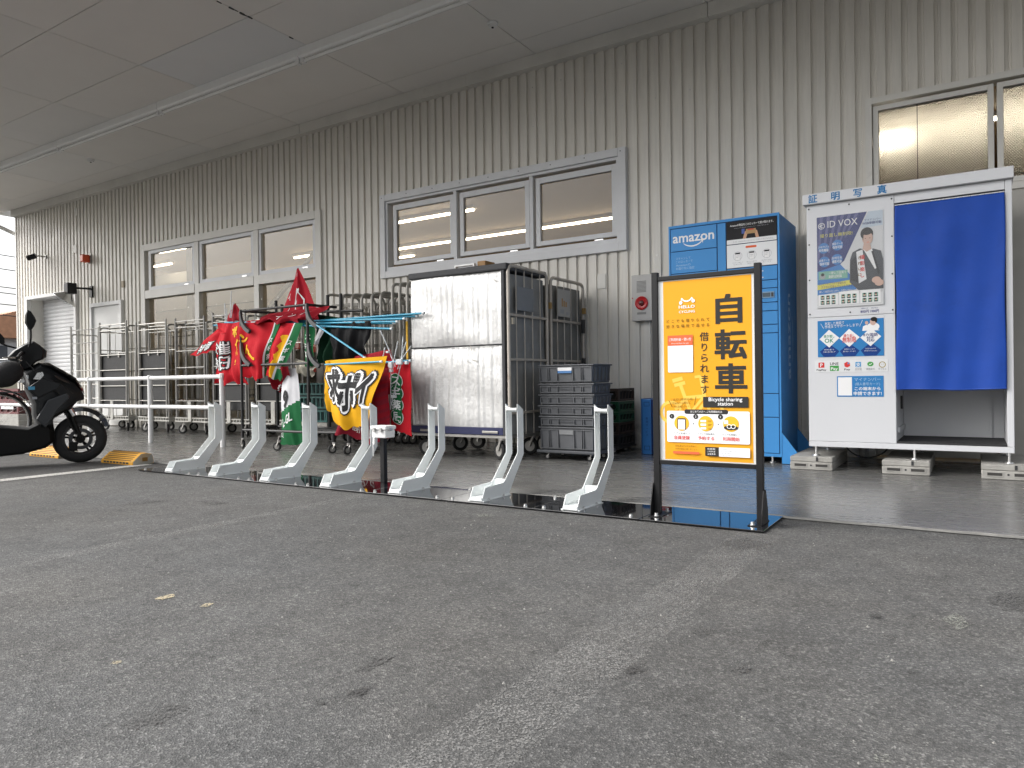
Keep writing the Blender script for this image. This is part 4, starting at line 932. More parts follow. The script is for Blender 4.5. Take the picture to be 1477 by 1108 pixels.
MB().box(-2.655, -2.618, 6.40, 6.62, .011, .53).build('inner_carton', M('carton_blue_dark', (.015, .11, .33), .5, 0, .1), t_, bevel=.004)
K = Ink(front(6.3394)); K.column('専用サービス', -2.572, .335, .026, .031, ink('box_navy', (.01, .03, .10)))
K.build('print', t_)
for z in (.46, .05): ring(MB(), -2.60, -2.545, z, z + .04, .004, 6.3388, 6.3394).build('printed_mark', ink('box_navy', (.01, .03, .10)), t_)
t_ = thing('extinguisher_box', 'dark red upright box standing right of the blue one by the wall', 'box', (-2.45, 6.5, .01))
MB().box(-2.522, -2.38, 6.38, 6.62, .011, .55).build('case', M('case_red', (.33, .012, .02), .4, 0, .12), t_, bevel=.006)
MB().prism([(-2.522, .552), (-2.38, .552), (-2.40, .588), (-2.50, .588)], lambda a, b, d: (a, d, b), 6.382, 6.62).build('lid', M('case_red', (.33, .012, .02), .4), t_)
MB().box(-2.49, -2.47, 6.37, 6.381, .26, .34).build('catch', DARKP, t_)

# ================================================================== GUARD RAIL, WHEEL STOPS
def rail_post(x, label):
    t_ = thing('rail_post', label, 'post', (x, 5.1, .01), 'posts of the white guard rail')
    MB().cyl((x, 5.1, .0105), (x, 5.1, .835), .030, 16).build('shaft', WHITEP, t_, smooth=40)
    MB().lathe((x, 5.1, .835), (0, 0, 1), [(.031, -.02), (.033, 0), (.026, .010), (.001, .014)], 16, close=False).build('cap', WHITEP, t_, smooth=40)
    for z in (.81, .455): MB().cyl((x, 5.1, z - .02), (x, 5.1, z + .02), .034, 16).build('collar', WHITEP, t_, smooth=40)
for x, l in ((-8.6, 'white guard rail post left of the stacked flags, second from the right end'), (-7.17, 'white guard rail post at the right end, beside the flags'), (-10.03, 'white guard rail post half hidden behind the scooter front'), (-11.46, 'white guard rail post hidden behind the scooter handlebar')): rail_post(x, l)
for z, l in ((.81, 'upper'), (.455, 'lower')):
    m_ = MB(); m_.tube([(-13.4, 5.1, z), (-7.20, 5.1, z)] if z < .5 else [(-13.4, 5.1, z), (-7.25, 5.1, z), (-7.20, 5.1, z - .002), (-7.14, 5.1, z - .006)], .026, 12)
    tag(m_.build('guard_rail', WHITEP, smooth=40), l + ' white pipe of the guard rail left of the flags', 'rail', 'pipes of the white guard rail')
WS = M('stop_yellow', (.68, .33, .02), .6, 0, .12, 8, dirt=((.30, .24, .14), 11, .55, .7)); WSG = M('stop_concrete', (.33, .32, .28), .85, 0, .15, 10, dirt=((.5, .26, .03), 8, .5, .6))
def wheel_stop(x0, x1, label):
    t_ = thing('wheel_stop', label, 'wheel stop', ((x0 + x1) / 2, 3.68, 0), 'yellow parking wheel stops')
    pr = [(-.10, .0005), (.10, .0005), (.10, .05), (.085, .09), (.03, .105), (-.02, .10), (-.10, .03)]
    MB().prism(pr, lambda a, b, d: (d, 3.70 + a, b), x0, x1).build('body', WS, t_, bevel=.006)
    MB().prism([(p * .93, q * .96 + .002) for p, q in pr], lambda a, b, d: (d, 3.70 + a, b), x1 + .0005, x1 + .004).build('end_face', WSG, t_)
    MB().box(x1 + .004, x1 + .006, 3.69, 3.74, .03, .065).build('bolt_pocket', M('pocket_brown', (.22, .11, .02), .8), t_)
    for k in range(6):
        y, z = 3.61 + .017 * k, .0395 + .0142 * k
        MB().prism([(y - .0035, z - .002), (y + .0035, z + .0035), (y + .0035, z + .005), (y - .0035, z - .0005)], lambda a, b, d: (d, a, b), x0 + .04, x1 - .04).build('groove', M('groove_dark', (.16, .09, .03), .9), t_)
    for k in range(8):
        a = x0 + .05 + k * (x1 - x0 - .1) / 8; MB().box(a, a + .04, 3.5985, 3.6005, .010, .026).build('chipped_mark', M('chip_dark', (.05, .045, .04), .9, 0, .4, 60), t_)
wheel_stop(-6.90, -6.37, 'worn yellow wheel stop in front of the scooter wheel'); wheel_stop(-8.30, -7.70, 'worn yellow wheel stop half hidden behind the scooter wheel')

# ================================================================== casters and cages
def caster(mb_list, x, y, r, z0=.011, yaw=0., w=.03, topz=None):
    """returns (tyre, fork) builders added to mb_list"""
    c, s = math.cos(yaw), math.sin(yaw); ax = Vector((-s, c, 0)); ctr = Vector((x, y, z0 + r))
    ty = MB().lathe(ctr - ax * w / 2, ax, [(r * .62, 0), (r * .9, 0), (r, w * .2), (r, w * .8), (r * .9, w), (r * .62, w)], 18)
    hb = MB().lathe(ctr - ax * w * .42, ax, [(.001, 0), (r * .62, 0), (r * .62, w * .84), (.001, w * .84)], 14, close=False)
    topz = topz or z0 + 2 * r + .02
    fk = MB()
    for sg in (-1, 1):
        p = ctr + ax * sg * w * .66; q = Vector((x + c * r * .55, y + s * r * .55, topz - .012)) + ax * sg * w * .66
        fk.tube([p, q], r * .17, 4)
    fk.cyl((x + c * r * .55, y + s * r * .55, topz - .016), (x + c * r * .55, y + s * r * .55, topz), r * .5, 10)
    return ty, hb, fk
def add_caster(parent, x, y, r, **k):
    ty, hb, fk = caster(None, x, y, r, **k)
    o = ty.build('wheel', BLACKR, parent, smooth=35); hb.build('hub', GALV, o, smooth=35); fk.build('fork', GALV, o)
BOARD = M('folded_board', (.015, .0155, .0165), .6, 0, .15, 4, dirt=((.10, .10, .09), 7, .62, .4)); BASEW = M('trolley_base', (.50, .49, .45), .5, .1, .12, 6, dirt=((.2, .18, .15), 8, .57, .6))
def trolley(x0, x1, ztop, board, label, y0=6.2, dy=.52, tube=STEEL, lean=0.):
    t_ = thing('roll_trolley', label, 'trolley', ((x0 + x1) / 2, y0 + dy / 2, .01), 'empty roll trolleys along the wall')
    for k, y in enumerate((y0, y0 + .13)):
        f = MB(); a, b = x0 + .05 * k, x1 + .05 * k; z1 = ztop - .03 * k
        for q in (a, b): MB().tube([(q, y, .20), (q + lean, y, z1)], .014, 8).build('post', tube, t_, smooth=40)
        for z in (z1 - .05, z1 - .14) + ((1.21, .97, .72, .49) if k == 0 else (1.25,)): MB().cyl((a, y, z), (b, y, z), .008 if z < z1 - .1 else .010, 7).build('rung', tube, t_, smooth=40)
    for x in (x0, x1 + .02):
        f = MB(); f.tube(rounded_U((x, y0 + .02, .2), (x, y0 + .02, ztop - .08), (x, y0 + dy, ztop - .08), (x, y0 + dy, .2), .06), .012, 8)
        for z in (.5, .95, 1.3): f.cyl((x, y0 + .02, z), (x, y0 + dy, z), .007, 6)
        for k in range(1, 4): f.cyl((x, y0 + dy * k / 4, .2), (x, y0 + dy * k / 4, ztop - .09), .004, 5)
        f.build('side_frame', tube, t_, smooth=40)
    if board:
        MB().box(x0 - .13, x0 - .075, y0 + .06, y0 + dy - .02, .36, 1.25).build('folded_board', BOARD, t_, bevel=.008)
        MB().box(x0 + .03, x1 - .03, y0 + .03, y0 + .06, .36, 1.23).build('folded_board', BOARD, t_, bevel=.008)
        for x in (x0 + .22, x1 - .25): MB().box(x, x + .03, y0 + .012, y0 + .029, 1.17, 1.24).build('clip', GALV, t_)
    f = MB(); f.box(x0 - .02, x1 + .08, y0 - .02, y0 + dy + .02, .185, .205)
    for k in range(12):
        x = x0 + (x1 - x0) * k / 11.; f.box(x - .008, x + .008, y0 - .021, y0 + dy, .2055, .235)
    f.box(x0 - .02, x1 + .08, y0 - .024, y0 - .004, .236, .25)
    f.build('base', BASEW, t_)
    MB().box((x0 + x1) / 2 - .03, (x0 + x1) / 2 + .05, y0 - .035, y0 - .022, .19, .48).build('latch_post', BASEW, t_, bevel=.004)
    for x, y, a in ((x0 + .06, y0 + .05, .4), (x1 - .06, y0 + .05, -.5), (x0 + .06, y0 + dy - .05, .2), (x1 - .06, y0 + dy - .05, 1.1)): add_caster(t_, x, y, .065, yaw=a, topz=.185)
    return t_
trolley(-11.87, -11.10, 1.74, True, 'empty roll trolley with dark folded boards, in front of the side door', lean=.02)
trolley(-10.74, -10.03, 1.70, True, 'empty roll trolley with dark folded boards, left of the tall window frame', lean=.01)
trolley(-9.78, -9.10, 1.69, False, 'bare open roll trolley frame between the guard rail posts', tube=GALV)
trolley(-8.90, -8.20, 1.72, True, 'empty roll trolley with dark boards, behind the red flags', tube=GALV)
trolley(-8.05, -7.35, 1.62, True, 'roll trolley with grey boards and white base, under the flags', y0=6.25)
# light wire panel cart
t_ = thing('wire_cart', 'light wire mesh cart frame in front of the roller shutter and door', 'cart', (-12.42, 6.4, .01))
for q, z in ((-12.87, 1.73), (-11.99, 1.68)): MB().tube([(q, 6.25, .2), (q + .01, 6.25, z)], .016, 8).build('post', STEEL, t_, smooth=40)
for z in (1.66, 1.44, 1.26, .98, .75, .52): MB().cyl((-12.865, 6.25, z), (-11.985, 6.25, z), .008, 6).build('rung', STEEL, t_, smooth=40)
for x in (-12.65, -12.43, -12.21): MB().cyl((x, 6.257, .25), (x, 6.257, 1.66), .006, 6).build('bar', STEEL, t_, smooth=40)
for x in (-12.87, -11.99): MB().tube(rounded_U((x, 6.27, .2), (x, 6.27, 1.6), (x, 6.7, 1.6), (x, 6.7, .2), .05), .011, 8).build('side_frame', STEEL, t_, smooth=40)
MB().box(-12.89, -11.97, 6.23, 6.72, .185, .215).build('base', BASEW, t_)
for x in (-12.8, -12.05):
    for y in (6.3, 6.65): add_caster(t_, x, y, .065, yaw=.5, topz=.185)

# nested roll cages behind the flags
CAGE = M('cage_tube', (.40, .385, .35), .45, .4, .15, 6, dirt=((.2, .15, .11), 9, .6, .6))
def cage(x, ztop, label, ydepth=.56):
    t_ = thing('roll_cage', label, 'roll cage', (x, 6.5, .01), 'roll cages nested behind the flags')
    y0 = 6.18
    MB().tube(rounded_U((x, y0, .2), (x, y0, ztop), (x, y0 + ydepth, ztop), (x, y0 + ydepth, .2), .09), .017, 10).build('end_frame', CAGE, t_, smooth=40)
    f = MB()
    for k in range(1, 7): f.cyl((x, y0 + ydepth * k / 7, .22), (x, y0 + ydepth * k / 7, 1.32), .0035, 5)
    for z in (.4, .6, .8, 1.0, 1.16, 1.32): f.cyl((x, y0, z), (x, y0 + ydepth, z), .0045, 5)
    f.build('wire_mesh', CAGE, t_)
    MB().cyl((x, y0, ztop - .22), (x, y0 + ydepth, ztop - .22), .009, 7).build('rung', CAGE, t_, smooth=40)
    MB().tube(rounded_U((x - .02, y0 + ydepth + .02, .2), (x - .02, y0 + ydepth + .02, ztop - .06), (x - .6, y0 + ydepth + .02, ztop - .06), (x - .6, y0 + ydepth + .02, .2), .09), .014, 8).build('back_frame', CAGE, t_, smooth=40)
    MB().box(x - .05, x + .03, y0 - .02, y0 + ydepth + .03, .175, .205).build('base', GALV, t_)
    add_caster(t_, x, y0 + .05, .06, yaw=1.2, topz=.175); add_caster(t_, x, y0 + ydepth - .05, .06, yaw=1.0, topz=.175)
for k, (x, z) in enumerate(((-6.62, 1.80), (-6.36, 1.78), (-6.20, 1.77), (-6.04, 1.76), (-5.88, 1.76), (-5.74, 1.76), (-5.56, 1.84), (-5.45, 1.84), (-5.34, 1.84))):
    cage(x, z, 'grey tube roll cage behind the flags, %s in the nested row from the left' % (ORD + ['eighth', 'last'])[k])
tag(MB().box(-5.98, -5.62, 6.76, 6.80, 1.30, 1.70).build('backing_board', M('board_dark', (.10, .10, .09), .7)), 'dark square board standing behind the nested roll cages', 'board')

# ================================================================== SILVER INSULATED BOX
FOIL = G('foil')
def roll_box(x0, x1, y0, y1, ztop, label, cover, foil):
    t_ = thing('insulated_roll_box', label, 'roll box', ((x0 + x1) / 2, (y0 + y1) / 2, .01), 'covered roll boxes by the wall')
    MB().box(x0, x1, y0, y1, .205, .232).build('platform', GALV, t_, bevel=.004)
    if foil:
        def sheet(z0, z1, ph):
            def fn(u, v):
                x = x0 + .012 + (x1 - x0 - .075) * u; z = z0 + (z1 - z0) * v
                cr = .0016 * math.sin(u * 61 + 2.5 * math.sin(u * 13 + ph)) + .0012 * math.sin(u * 117 + 2 * math.sin(u * 7) + ph) + .006 * math.sin(u * 5 + v * 3 + ph) + .004 * math.sin(v * 9 + u * 7)
                return (x, y0 - .006 + cr + .012 * (abs(v - .5) * 2) ** 6, z)
            return MB().grid(fn, 150, 24).build('foil_sheet', FOIL, t_, smooth=60)
        sheet(1.045, 1.690, .3); s_ = sheet(.302, 1.032, 2.1)
        MB().tube([(x0 + .02 + (x1 - x0 - .09) * k / 20, y0 - .012 + .003 * math.sin(k), 1.038 + .002 * math.sin(k * 1.7)) for k in range(21)], .006, 6).build('flap_seam', DARKP, t_)
        tear = M('tear_grey', (.45, .43, .39), .8)
        for px_, pz_, a, b in ((-3.82, 1.00, .02, .05), (-3.79, .90, .045, .012), (-3.86, .89, .02, .012), (-3.80, 1.56, .01, .01), (-3.55, 1.60, .02, .015)):
            MB().add([(px_ - a, y0 - .014, pz_ + b), (px_ + a * .3, y0 - .015, pz_ + b * .6), (px_ + a, y0 - .015, pz_ - b), (px_ + a * .2, y0 - .014, pz_ - b * .3)], [(0, 1, 2, 3)]).build('tear', tear, s_, fix=False)
        MB().box(x0 + .005, x1 - .06, y0 - .012, y0 + .01, .235, .302).build('blue_hem', M('hem_navy', (.012, .016, .07), .6), t_, bevel=.004)
        for x in (x0 + .12, x1 - .28): MB().box(x, x + .17, y0 - .022, y0 - .0125, .25, .272).build('strap', GALV, t_, bevel=.003)
        MB().box(x0 - .005, x1 + .003, y0 - .022, y1 - .01, 1.692, 1.752).build('top_cover', M('cover_charcoal', (.045, .046, .05), .7, 0, .15, 8, bmp=.3), t_, bevel=.012)
        MB().box(x1 - .062, x1 - .028, y0 - .012, y0 + .02, .235, 1.690).build('corner_edging', M('cover_charcoal', (.045, .046, .05), .7), t_, bevel=.006)
    # cloth side behind the bars
    def side(u, v):
        return (x1 - .030 + .006 * math.sin(u * 7 + v * 4) + .005 * math.sin(v * 23 + u * 3) * math.sin(u * 9), y0 + .02 + (y1 - y0 - .04) * u, .235 + (ztop - .30) * v)
    MB().grid(side, 24, 60).build('side_cover', cover, t_, smooth=60)
    MB().box(x0, x0 + .02, y0 + .02, y1, .235, ztop - .07).build('side_cover', cover, t_); MB().box(x0, x1 - .03, y1 - .05, y1 - .03, .235, ztop - .07).build('back_cover', cover, t_)
    if not foil: MB().box(x0 + .02, x1 - .04, y0 + .03, y0 + .05, .235, ztop - .07).build('front_cover', cover, t_)
    MB().tube(rounded_U((x1, y0 + .012, .21), (x1, y0 + .012, ztop), (x1, y1 - .012, ztop - .004), (x1, y1 - .012, .21), .07), .0165, 10).build('side_frame', CAGE2, t_, smooth=40)
    for z in (1.30, .905, .43): MB().box(x1 - .008, x1 + .008, y0 + .02, y1 - .02, z - .012, z + .012).build('cross_bar', CAGE2, t_, bevel=.004)
    for k in range(1, 5): MB().cyl((x1, y0 + (y1 - y0) * k / 5, .23), (x1, y0 + (y1 - y0) * k / 5, ztop - .01), .0055, 6).build('bar', CAGE2, t_, smooth=40)
    for x, y, a in ((x0 + .14, y0 + .06, .3), (x1 - .14, y0 + .06, -.4), (x0 + .14, y1 - .12, .9), (x1 - .14, y1 - .12, .2)): add_caster(t_, x, y, .082, yaw=a, topz=.205, w=.036)
    return t_
CAGE2 = M('cage_tan', (.47, .43, .38), .45, .25, .15, 6, dirt=((.28, .2, .13), 9, .57, .6))
COV = M('cover_clear', (.26, .265, .265), .42, .1, .25, 3, bmp=.5, bs=10); COV2 = M('cover_grey', (.20, .20, .19), .55, .0, .25, 3, bmp=.4, bs=8)
t1 = roll_box(-4.545, -3.43, 5.30, 6.0, 1.735, 'silver foil insulated roll box with charcoal top beside the flags', COV, True)
MB().box(-3.424, -3.418, 5.44, 5.72, 1.345, 1.56).build('label_board', M('label_grey', (.20, .215, .235), .5), t1, bevel=.003)
MB().box(-3.412, -3.396, 5.33, 5.37, 1.215, 1.27).build('catch', M('catch_cream', (.5, .45, .36), .5), t1)
t2 = roll_box(-4.5, -3.44, 6.07, 6.78, 1.715, 'grey covered roll box behind the silver one, against the wall', COV2, False)
lb = MB().box(-3.432, -3.427, 6.20, 6.46, 1.345, 1.615).build('notice', ink('notice_paper', (.42, .41, .39)), t2)
K = Ink(lambda a, b, h: (-3.4265 + h, 6.20 + a, 1.345 + b)); K.rect(.08, .10, .11, .18, KR); K.rect(.12, .10, .15, .16, KR); K.rect(.16, .10, .19, .15, KR); K.rect(.05, .03, .13, .07, I_GREY); K.rect(.17, .02, .22, .05, I_GREY); K.build('print', lb)
for y in (6.0, 6.72): MB().box(-3.43, -3.395, y, y + .03, 1.40, 1.46).build('hinge', M('hinge_brass', (.34, .22, .08), .45, .5), t2)
MB().box(-3.43, -3.40, 6.70, 6.735, 1.20, 1.34).build('hinge', DARKP, t2); MB().box(-3.43, -3.40, 6.70, 6.735, .80, .94).build('hinge', DARKP, t2)
t_ = thing('wooden_bracket', 'small brown wooden block with white metal bracket on top of the silver box', 'bracket', (-4.0, 5.6, 1.753))
MB().box(-4.12, -3.90, 5.50, 5.66, 1.7535, 1.775).build('wood', M('wood_brown', (.30, .16, .05), .6, 0, .25, 12, stretch=(1, 8, 8)), t_, bevel=.003)
MB().box(-3.89, -3.80, 5.50, 5.66, 1.7535, 1.835).build('wood', M('wood_brown', (.30, .16, .05), .6), t_, bevel=.004)
f = MB(); f.box(-4.13, -3.90, 5.46, 5.499, 1.80, 1.815); f.box(-4.13, -4.115, 5.46, 5.499, 1.7535, 1.80); f.box(-3.915, -3.90, 5.46, 5.499, 1.7535, 1.80); f.build('bracket', WHITEP, t_)

# ================================================================== CRATES
CR = M('crate_grey', (.098, .102, .110), .5, 0, .14, 5, dirt=((.16, .16, .165), 10, .60, .5)); CRD = M('crate_grey_dark', (.055, .06, .068), .5, 0, .15, 5)
def crate(z0, h, label, tall, lblcard=False, dx=0, dy=0):
    x0, x1, y0, y1 = -3.275 + dx, -2.735 + dx, 5.56 + dy, 5.93 + dy
    t_ = thing('storage_crate', label, 'crate', ((x0 + x1) / 2, (y0 + y1) / 2, z0), 'grey plastic crates stacked on the dolly')
    s = .014
    MB().loft([[(x0 + s, y0 + s, z0), (x1 - s, y0 + s, z0), (x1 - s, y1 - s, z0), (x0 + s, y1 - s, z0)], [(x0 + .004, y0 + .004, z0 + h - .014), (x1 - .004, y0 + .004, z0 + h - .014), (x1 - .004, y1 - .004, z0 + h - .014), (x0 + .004, y1 - .004, z0 + h - .014)]]).build('body', CR, t_, bevel=.006)
    MB().box(x0 - .008, x1 + .008, y0 - .008, y1 + .008, z0 + h - .0135, z0 + h - .001).build('rim', CR, t_, bevel=.004)
    # raised outline and ribs on front and right side
    f = MB(); zb, zt = z0 + .012, z0 + h - .022
    yf = y0 - .004
    ring(f, x0 + .012, x1 - .012, zb, zt, .008, yf, yf + .016); f.build('outline', CR, t_)
    for u in (.17, .20, .35, .64, .78, .81):
        x = x0 + (x1 - x0) * u; MB().box(x - .003, x + .003, yf + .001, yf + .016, zb + .008, zt - .008).build('rib', CR, t_)
    xf = x1 + .004
    for u in (.12, .3, .5, .7, .88):
        y = y0 + (y1 - y0) * u; MB().box(xf - .016, xf - .001, y - .004, y + .004, zb + .004, zt - .002).build('rib', CR, t_)
    xm0, xm1 = x0 + (x1 - x0) * .355, x0 + (x1 - x0) * .635
    if tall: MB().box(xm0 + .01, xm1 - .005, yf - .0005, yf + .004, zt - .045, zt - .006).build('handle_slot', M('slot_grey', (.20, .205, .21), .6), t_)
    else: MB().box(xm0 + .006, xm1 - .006, yf - .0005, yf + .004, zt - .030, zt - .026).build('handle_slot', CRD, t_)
    if lblcard:
        lc = MB().box(xm0 + .008, xm1 - .006, yf - .003, yf - .0008, zt - .055, zt - .006).build('card', I_WHITE, t_)
        MB().box(xm0 + .008, xm1 - .006, yf - .0042, yf - .0032, zt - .055, zt - .034).build('stripe', ink('card_blue', (.10, .22, .45)), lc)
    return t_
crate(.100, .205, 'tall grey plastic crate at the bottom of the stack on the dolly', True)
lv = ['just above the tall bottom crate', 'second of the four shallow ones from below', 'dusty paler front, third of the four shallow ones from below', 'just under the top crate']
for k in range(4): crate(.306 + .0955 * k, .0945, 'shallow grey plastic crate, ' + lv[k], False, dx=(.004, -.004, .003, -.002)[k])
crate(.690, .163, 'tall grey plastic crate with a white card, topmost of the stack', True, True, dx=-.004)
t_ = thing('dolly', 'flat dark dolly on small casters carrying the grey crates', 'dolly', (-3.0, 5.75, .01))
MB().box(-3.30, -2.71, 5.54, 5.95, .072, .099).build('deck', CRD, t_, bevel=.006)
for x in (-3.22, -2.80):
    for y in (5.60, 5.88): add_caster(t_, x, y, .024, yaw=.4, topz=.072, w=.02)
LK = [M('lattice_black', (.02, .02, .021), .55), M('lattice_green', (.012, .07, .035), .5), M('lattice_brown', (.035, .022, .018), .55)]
def lattice(z0, h, mi, label):
    x0, x1, y0, y1 = -3.33, -2.83, 6.28, 6.66
    t_ = thing('lattice_crate', label, 'crate', ((x0 + x1) / 2, (y0 + y1) / 2, z0), 'slatted crates behind the grey stack')
    f = MB(); ring(f, x0, x1, z0 + .001, z0 + h - .002, .018, y0, y0 + .02, tb=.02, tt=.025); f.build('front_panel', LK[mi], t_)
    g = MB(); ring(g, y0 + .021, y1, z0 + .001, z0 + h - .002, .018, 0, .02, tb=.02, tt=.025)
    g.v = [(x1 - b, a, c) for a, b, c in g.v]; g.build('side_panel', LK[mi], t_)
    f = MB()
    for k in range(6):
        x = x0 + .02 + (x1 - x0 - .06) * k / 5; MB().tube([(x, y0 + .01, z0 + .02), (x + .035, y0 + .01, z0 + h - .026)], .006, 4).build('slat', LK[mi], t_); MB().tube([(x + .035, y0 + .012, z0 + .02), (x, y0 + .012, z0 + h - .026)], .006, 4).build('slat', LK[mi], t_)
    for k in range(5):
        y = y0 + .03 + (y1 - y0 - .08) * k / 4; MB().tube([(x1 - .012, y, z0 + .02), (x1 - .012, y + .03, z0 + h - .026)], .005, 4).build('slat', LK[mi], t_)
    MB().box(x0 + .02, x1 - .021, y0 + .03, y1, z0 + .002, z0 + h - .03).build('contents', M('crate_inside', (.012, .012, .012), .9), t_)
zz = .075
for k, (h, mi, l) in enumerate(((.115, 0, 'black slatted crate at the bottom of the stack by the wall'), (.115, 2, 'dark brown slatted crate, second from the bottom by the wall'), (.10, 1, 'green slatted crate, lower of the two green ones'), (.10, 1, 'green slatted crate, upper of the two green ones'), (.125, 2, 'dark brown slatted crate on top of the green ones'))):
    lattice(zz, h, mi, l); zz += h
t_ = thing('dolly', 'small black dolly under the slatted crates by the wall', 'dolly', (-3.08, 6.47, .01))
MB().box(-3.34, -2.82, 6.27, 6.67, .055, .074).build('deck', DARKP, t_)
for x in (-3.26, -2.90):
    for y in (6.33, 6.6): add_caster(t_, x, y, .018, yaw=.4, topz=.055, w=.016)

# ================================================================== WALL FITTINGS
t_ = thing('security_camera', 'small black security camera high on the wall near its far end', 'camera', (-15.0, WY, 3.2))
MB().cyl((-15.0, WY, 3.22), (-15.0, WY - .02, 3.22), .04, 12).build('base', GALV, t_)
MB().tube([(-15.0, WY - .02, 3.22), (-15.0, WY - .13, 3.22), (-15.06, WY - .2, 3.20)], .014, 8).build('arm', GALV, t_, smooth=40)
b = MB().cyl((-15.04, WY - .16, 3.225), (-15.12, WY - .27, 3.17), .05, 14).build('body', BLACKM, t_, smooth=40)
MB().cyl((-15.12, WY - .27, 3.17), (-15.127, WY - .28, 3.165), .042, 14).build('lens', M('lens', (.01, .01, .012), .08), b)
t_ = thing('alarm_beacon', 'orange red alarm lamp on the wall above the roller shutter', 'beacon', (-13.42, WY, 3.0))
MB().box(-13.47, -13.34, WY - .02, WY, 2.935, 3.09).build('base', GALV, t_, bevel=.004)
MB().box(-13.46, -13.35, WY - .15, WY - .021, 2.945, 3.08).build('lens', M('beacon_red', (.62, .07, .015), .3), t_, bevel=.015)
t_ = thing('floodlight', 'black bracket floodlight with round clear reflector beside the roller shutter', 'floodlight', (-13.3, WY, 2.42))
MB().box(-13.40, -13.30, WY - .03, WY, 2.32, 2.52).build('base', BLACKM, t_, bevel=.004)
MB().tube([(-13.35, WY - .03, 2.47), (-13.42, WY - .25, 2.47)], .018, 8).build('arm', BLACKM, t_, smooth=40)
MB().box(-13.52, -13.38, WY - .40, WY - .24, 2.36, 2.55).build('driver_box', BLACKM, t_, bevel=.01)
MB().lathe((-13.45, WY - .34, 2.36), (-.35, -.5, -.9), [(.05, -.02), (.10, .03), (.17, .10), (.20, .14), (.195, .15)], 24, close=False).build('reflector', M('reflector_chrome', (.72, .73, .73), .16, .9), t_, smooth=40)
MB().lathe((-13.45, WY - .34, 2.36), (-.35, -.5, -.9), [(.197, .147), (.15, .17), (.001, .18)], 24, close=False).build('lens', G('lamp_glass'), t_, smooth=40)

# ================================================================== FLAG RACK AND BANNERS
t_ = thing('banner_rack', 'black tube rack on casters holding rolled shop banners', 'rack', (-6.1, 5.3, .01))
RK = M('rack_black', (.018, .018, .018), .5, .1, .3, 8)
for x in (-6.82, -5.75): MB().cyl((x, 5.10, .10), (x, 5.10, 1.53), .016, 10).build('upright', RK, t_, smooth=40)
for x, z in ((-6.72, 1.67), (-6.62, 1.62), (-5.88, 1.67), (-5.68, 1.67)): MB().cyl((x, 5.50, .20), (x, 5.50, z), .018, 10).build('upright', RK, t_, smooth=40)
for p, q in (((-6.83, 5.10, 1.525), (-5.74, 5.10, 1.525)), ((-6.82, 5.10, .925), (-5.75, 5.10, .925)), ((-6.82, 5.10, .215), (-5.75, 5.10, .215)), ((-6.74, 5.50, 1.53), (-5.36, 5.50, 1.47)), ((-6.74, 5.50, .23), (-5.2, 5.50, .23)), ((-5.75, 5.10, 1.525), (-5.75, 5.50, 1.53)), ((-6.82, 5.10, 1.525), (-6.72, 5.50, 1.53)), ((-5.75, 5.10, .215), (-5.2, 5.12, .225)), ((-6.82, 5.10, .215), (-6.72, 5.50, .23)), ((-5.2, 5.12, .225), (-5.2, 5.50, .23))):
    MB().cyl(p, q, .014, 8).build('cross_tube', RK, t_, smooth=40)
MB().box(-5.70, -5.18, 5.11, 5.51, .235, .25).build('shelf', RK, t_)
for x in (-5.42, -5.20): MB().cyl((x, 5.12, .12), (x, 5.12, .22), .02, 8).build('leg', RK, t_)
HK = M('hook_grey', (.06, .06, .062), .6)
def hook(x, y, z, s=1):
    c = bez((x, y - .012, z), (x + .02 * s, y - .03, z - .10), (x + .07 * s, y - .05, z - .18), (x + .20 * s, y - .05, z - .24), 10); m_ = MB(); n = len(c)
    m_.add([(p.x - .004, p.y, p.z - .012) for p in c] + [(p.x + .02, p.y, p.z + .022) for p in c] + [(p.x - .004, p.y + .03, p.z - .012) for p in c] + [(p.x + .02, p.y + .03, p.z + .022) for p in c],
           [(i, i + 1, n + i + 1, n + i) for i in range(n - 1)] + [(2 * n + i, 2 * n + i + 1, 3 * n + i + 1, 3 * n + i) for i in range(n - 1)] + [(i, i + 1, 2 * n + i + 1, 2 * n + i) for i in range(n - 1)] + [(n + i, n + i + 1, 3 * n + i + 1, 3 * n + i) for i in range(n - 1)])
    m_.build('hook', HK, t_)
for x, z in ((-6.82, 1.52), (-5.76, 1.52), (-6.82, 1.16), (-5.74, 1.12)): hook(x, 5.09, z)
for x, y in ((-6.82, 5.10), (-6.20, 5.06), (-5.42, 5.10), (-5.18, 5.07), (-6.70, 5.5), (-5.24, 5.5)): add_caster(t_, x, y, .045, yaw=.3 + x, topz=.125, w=.026)

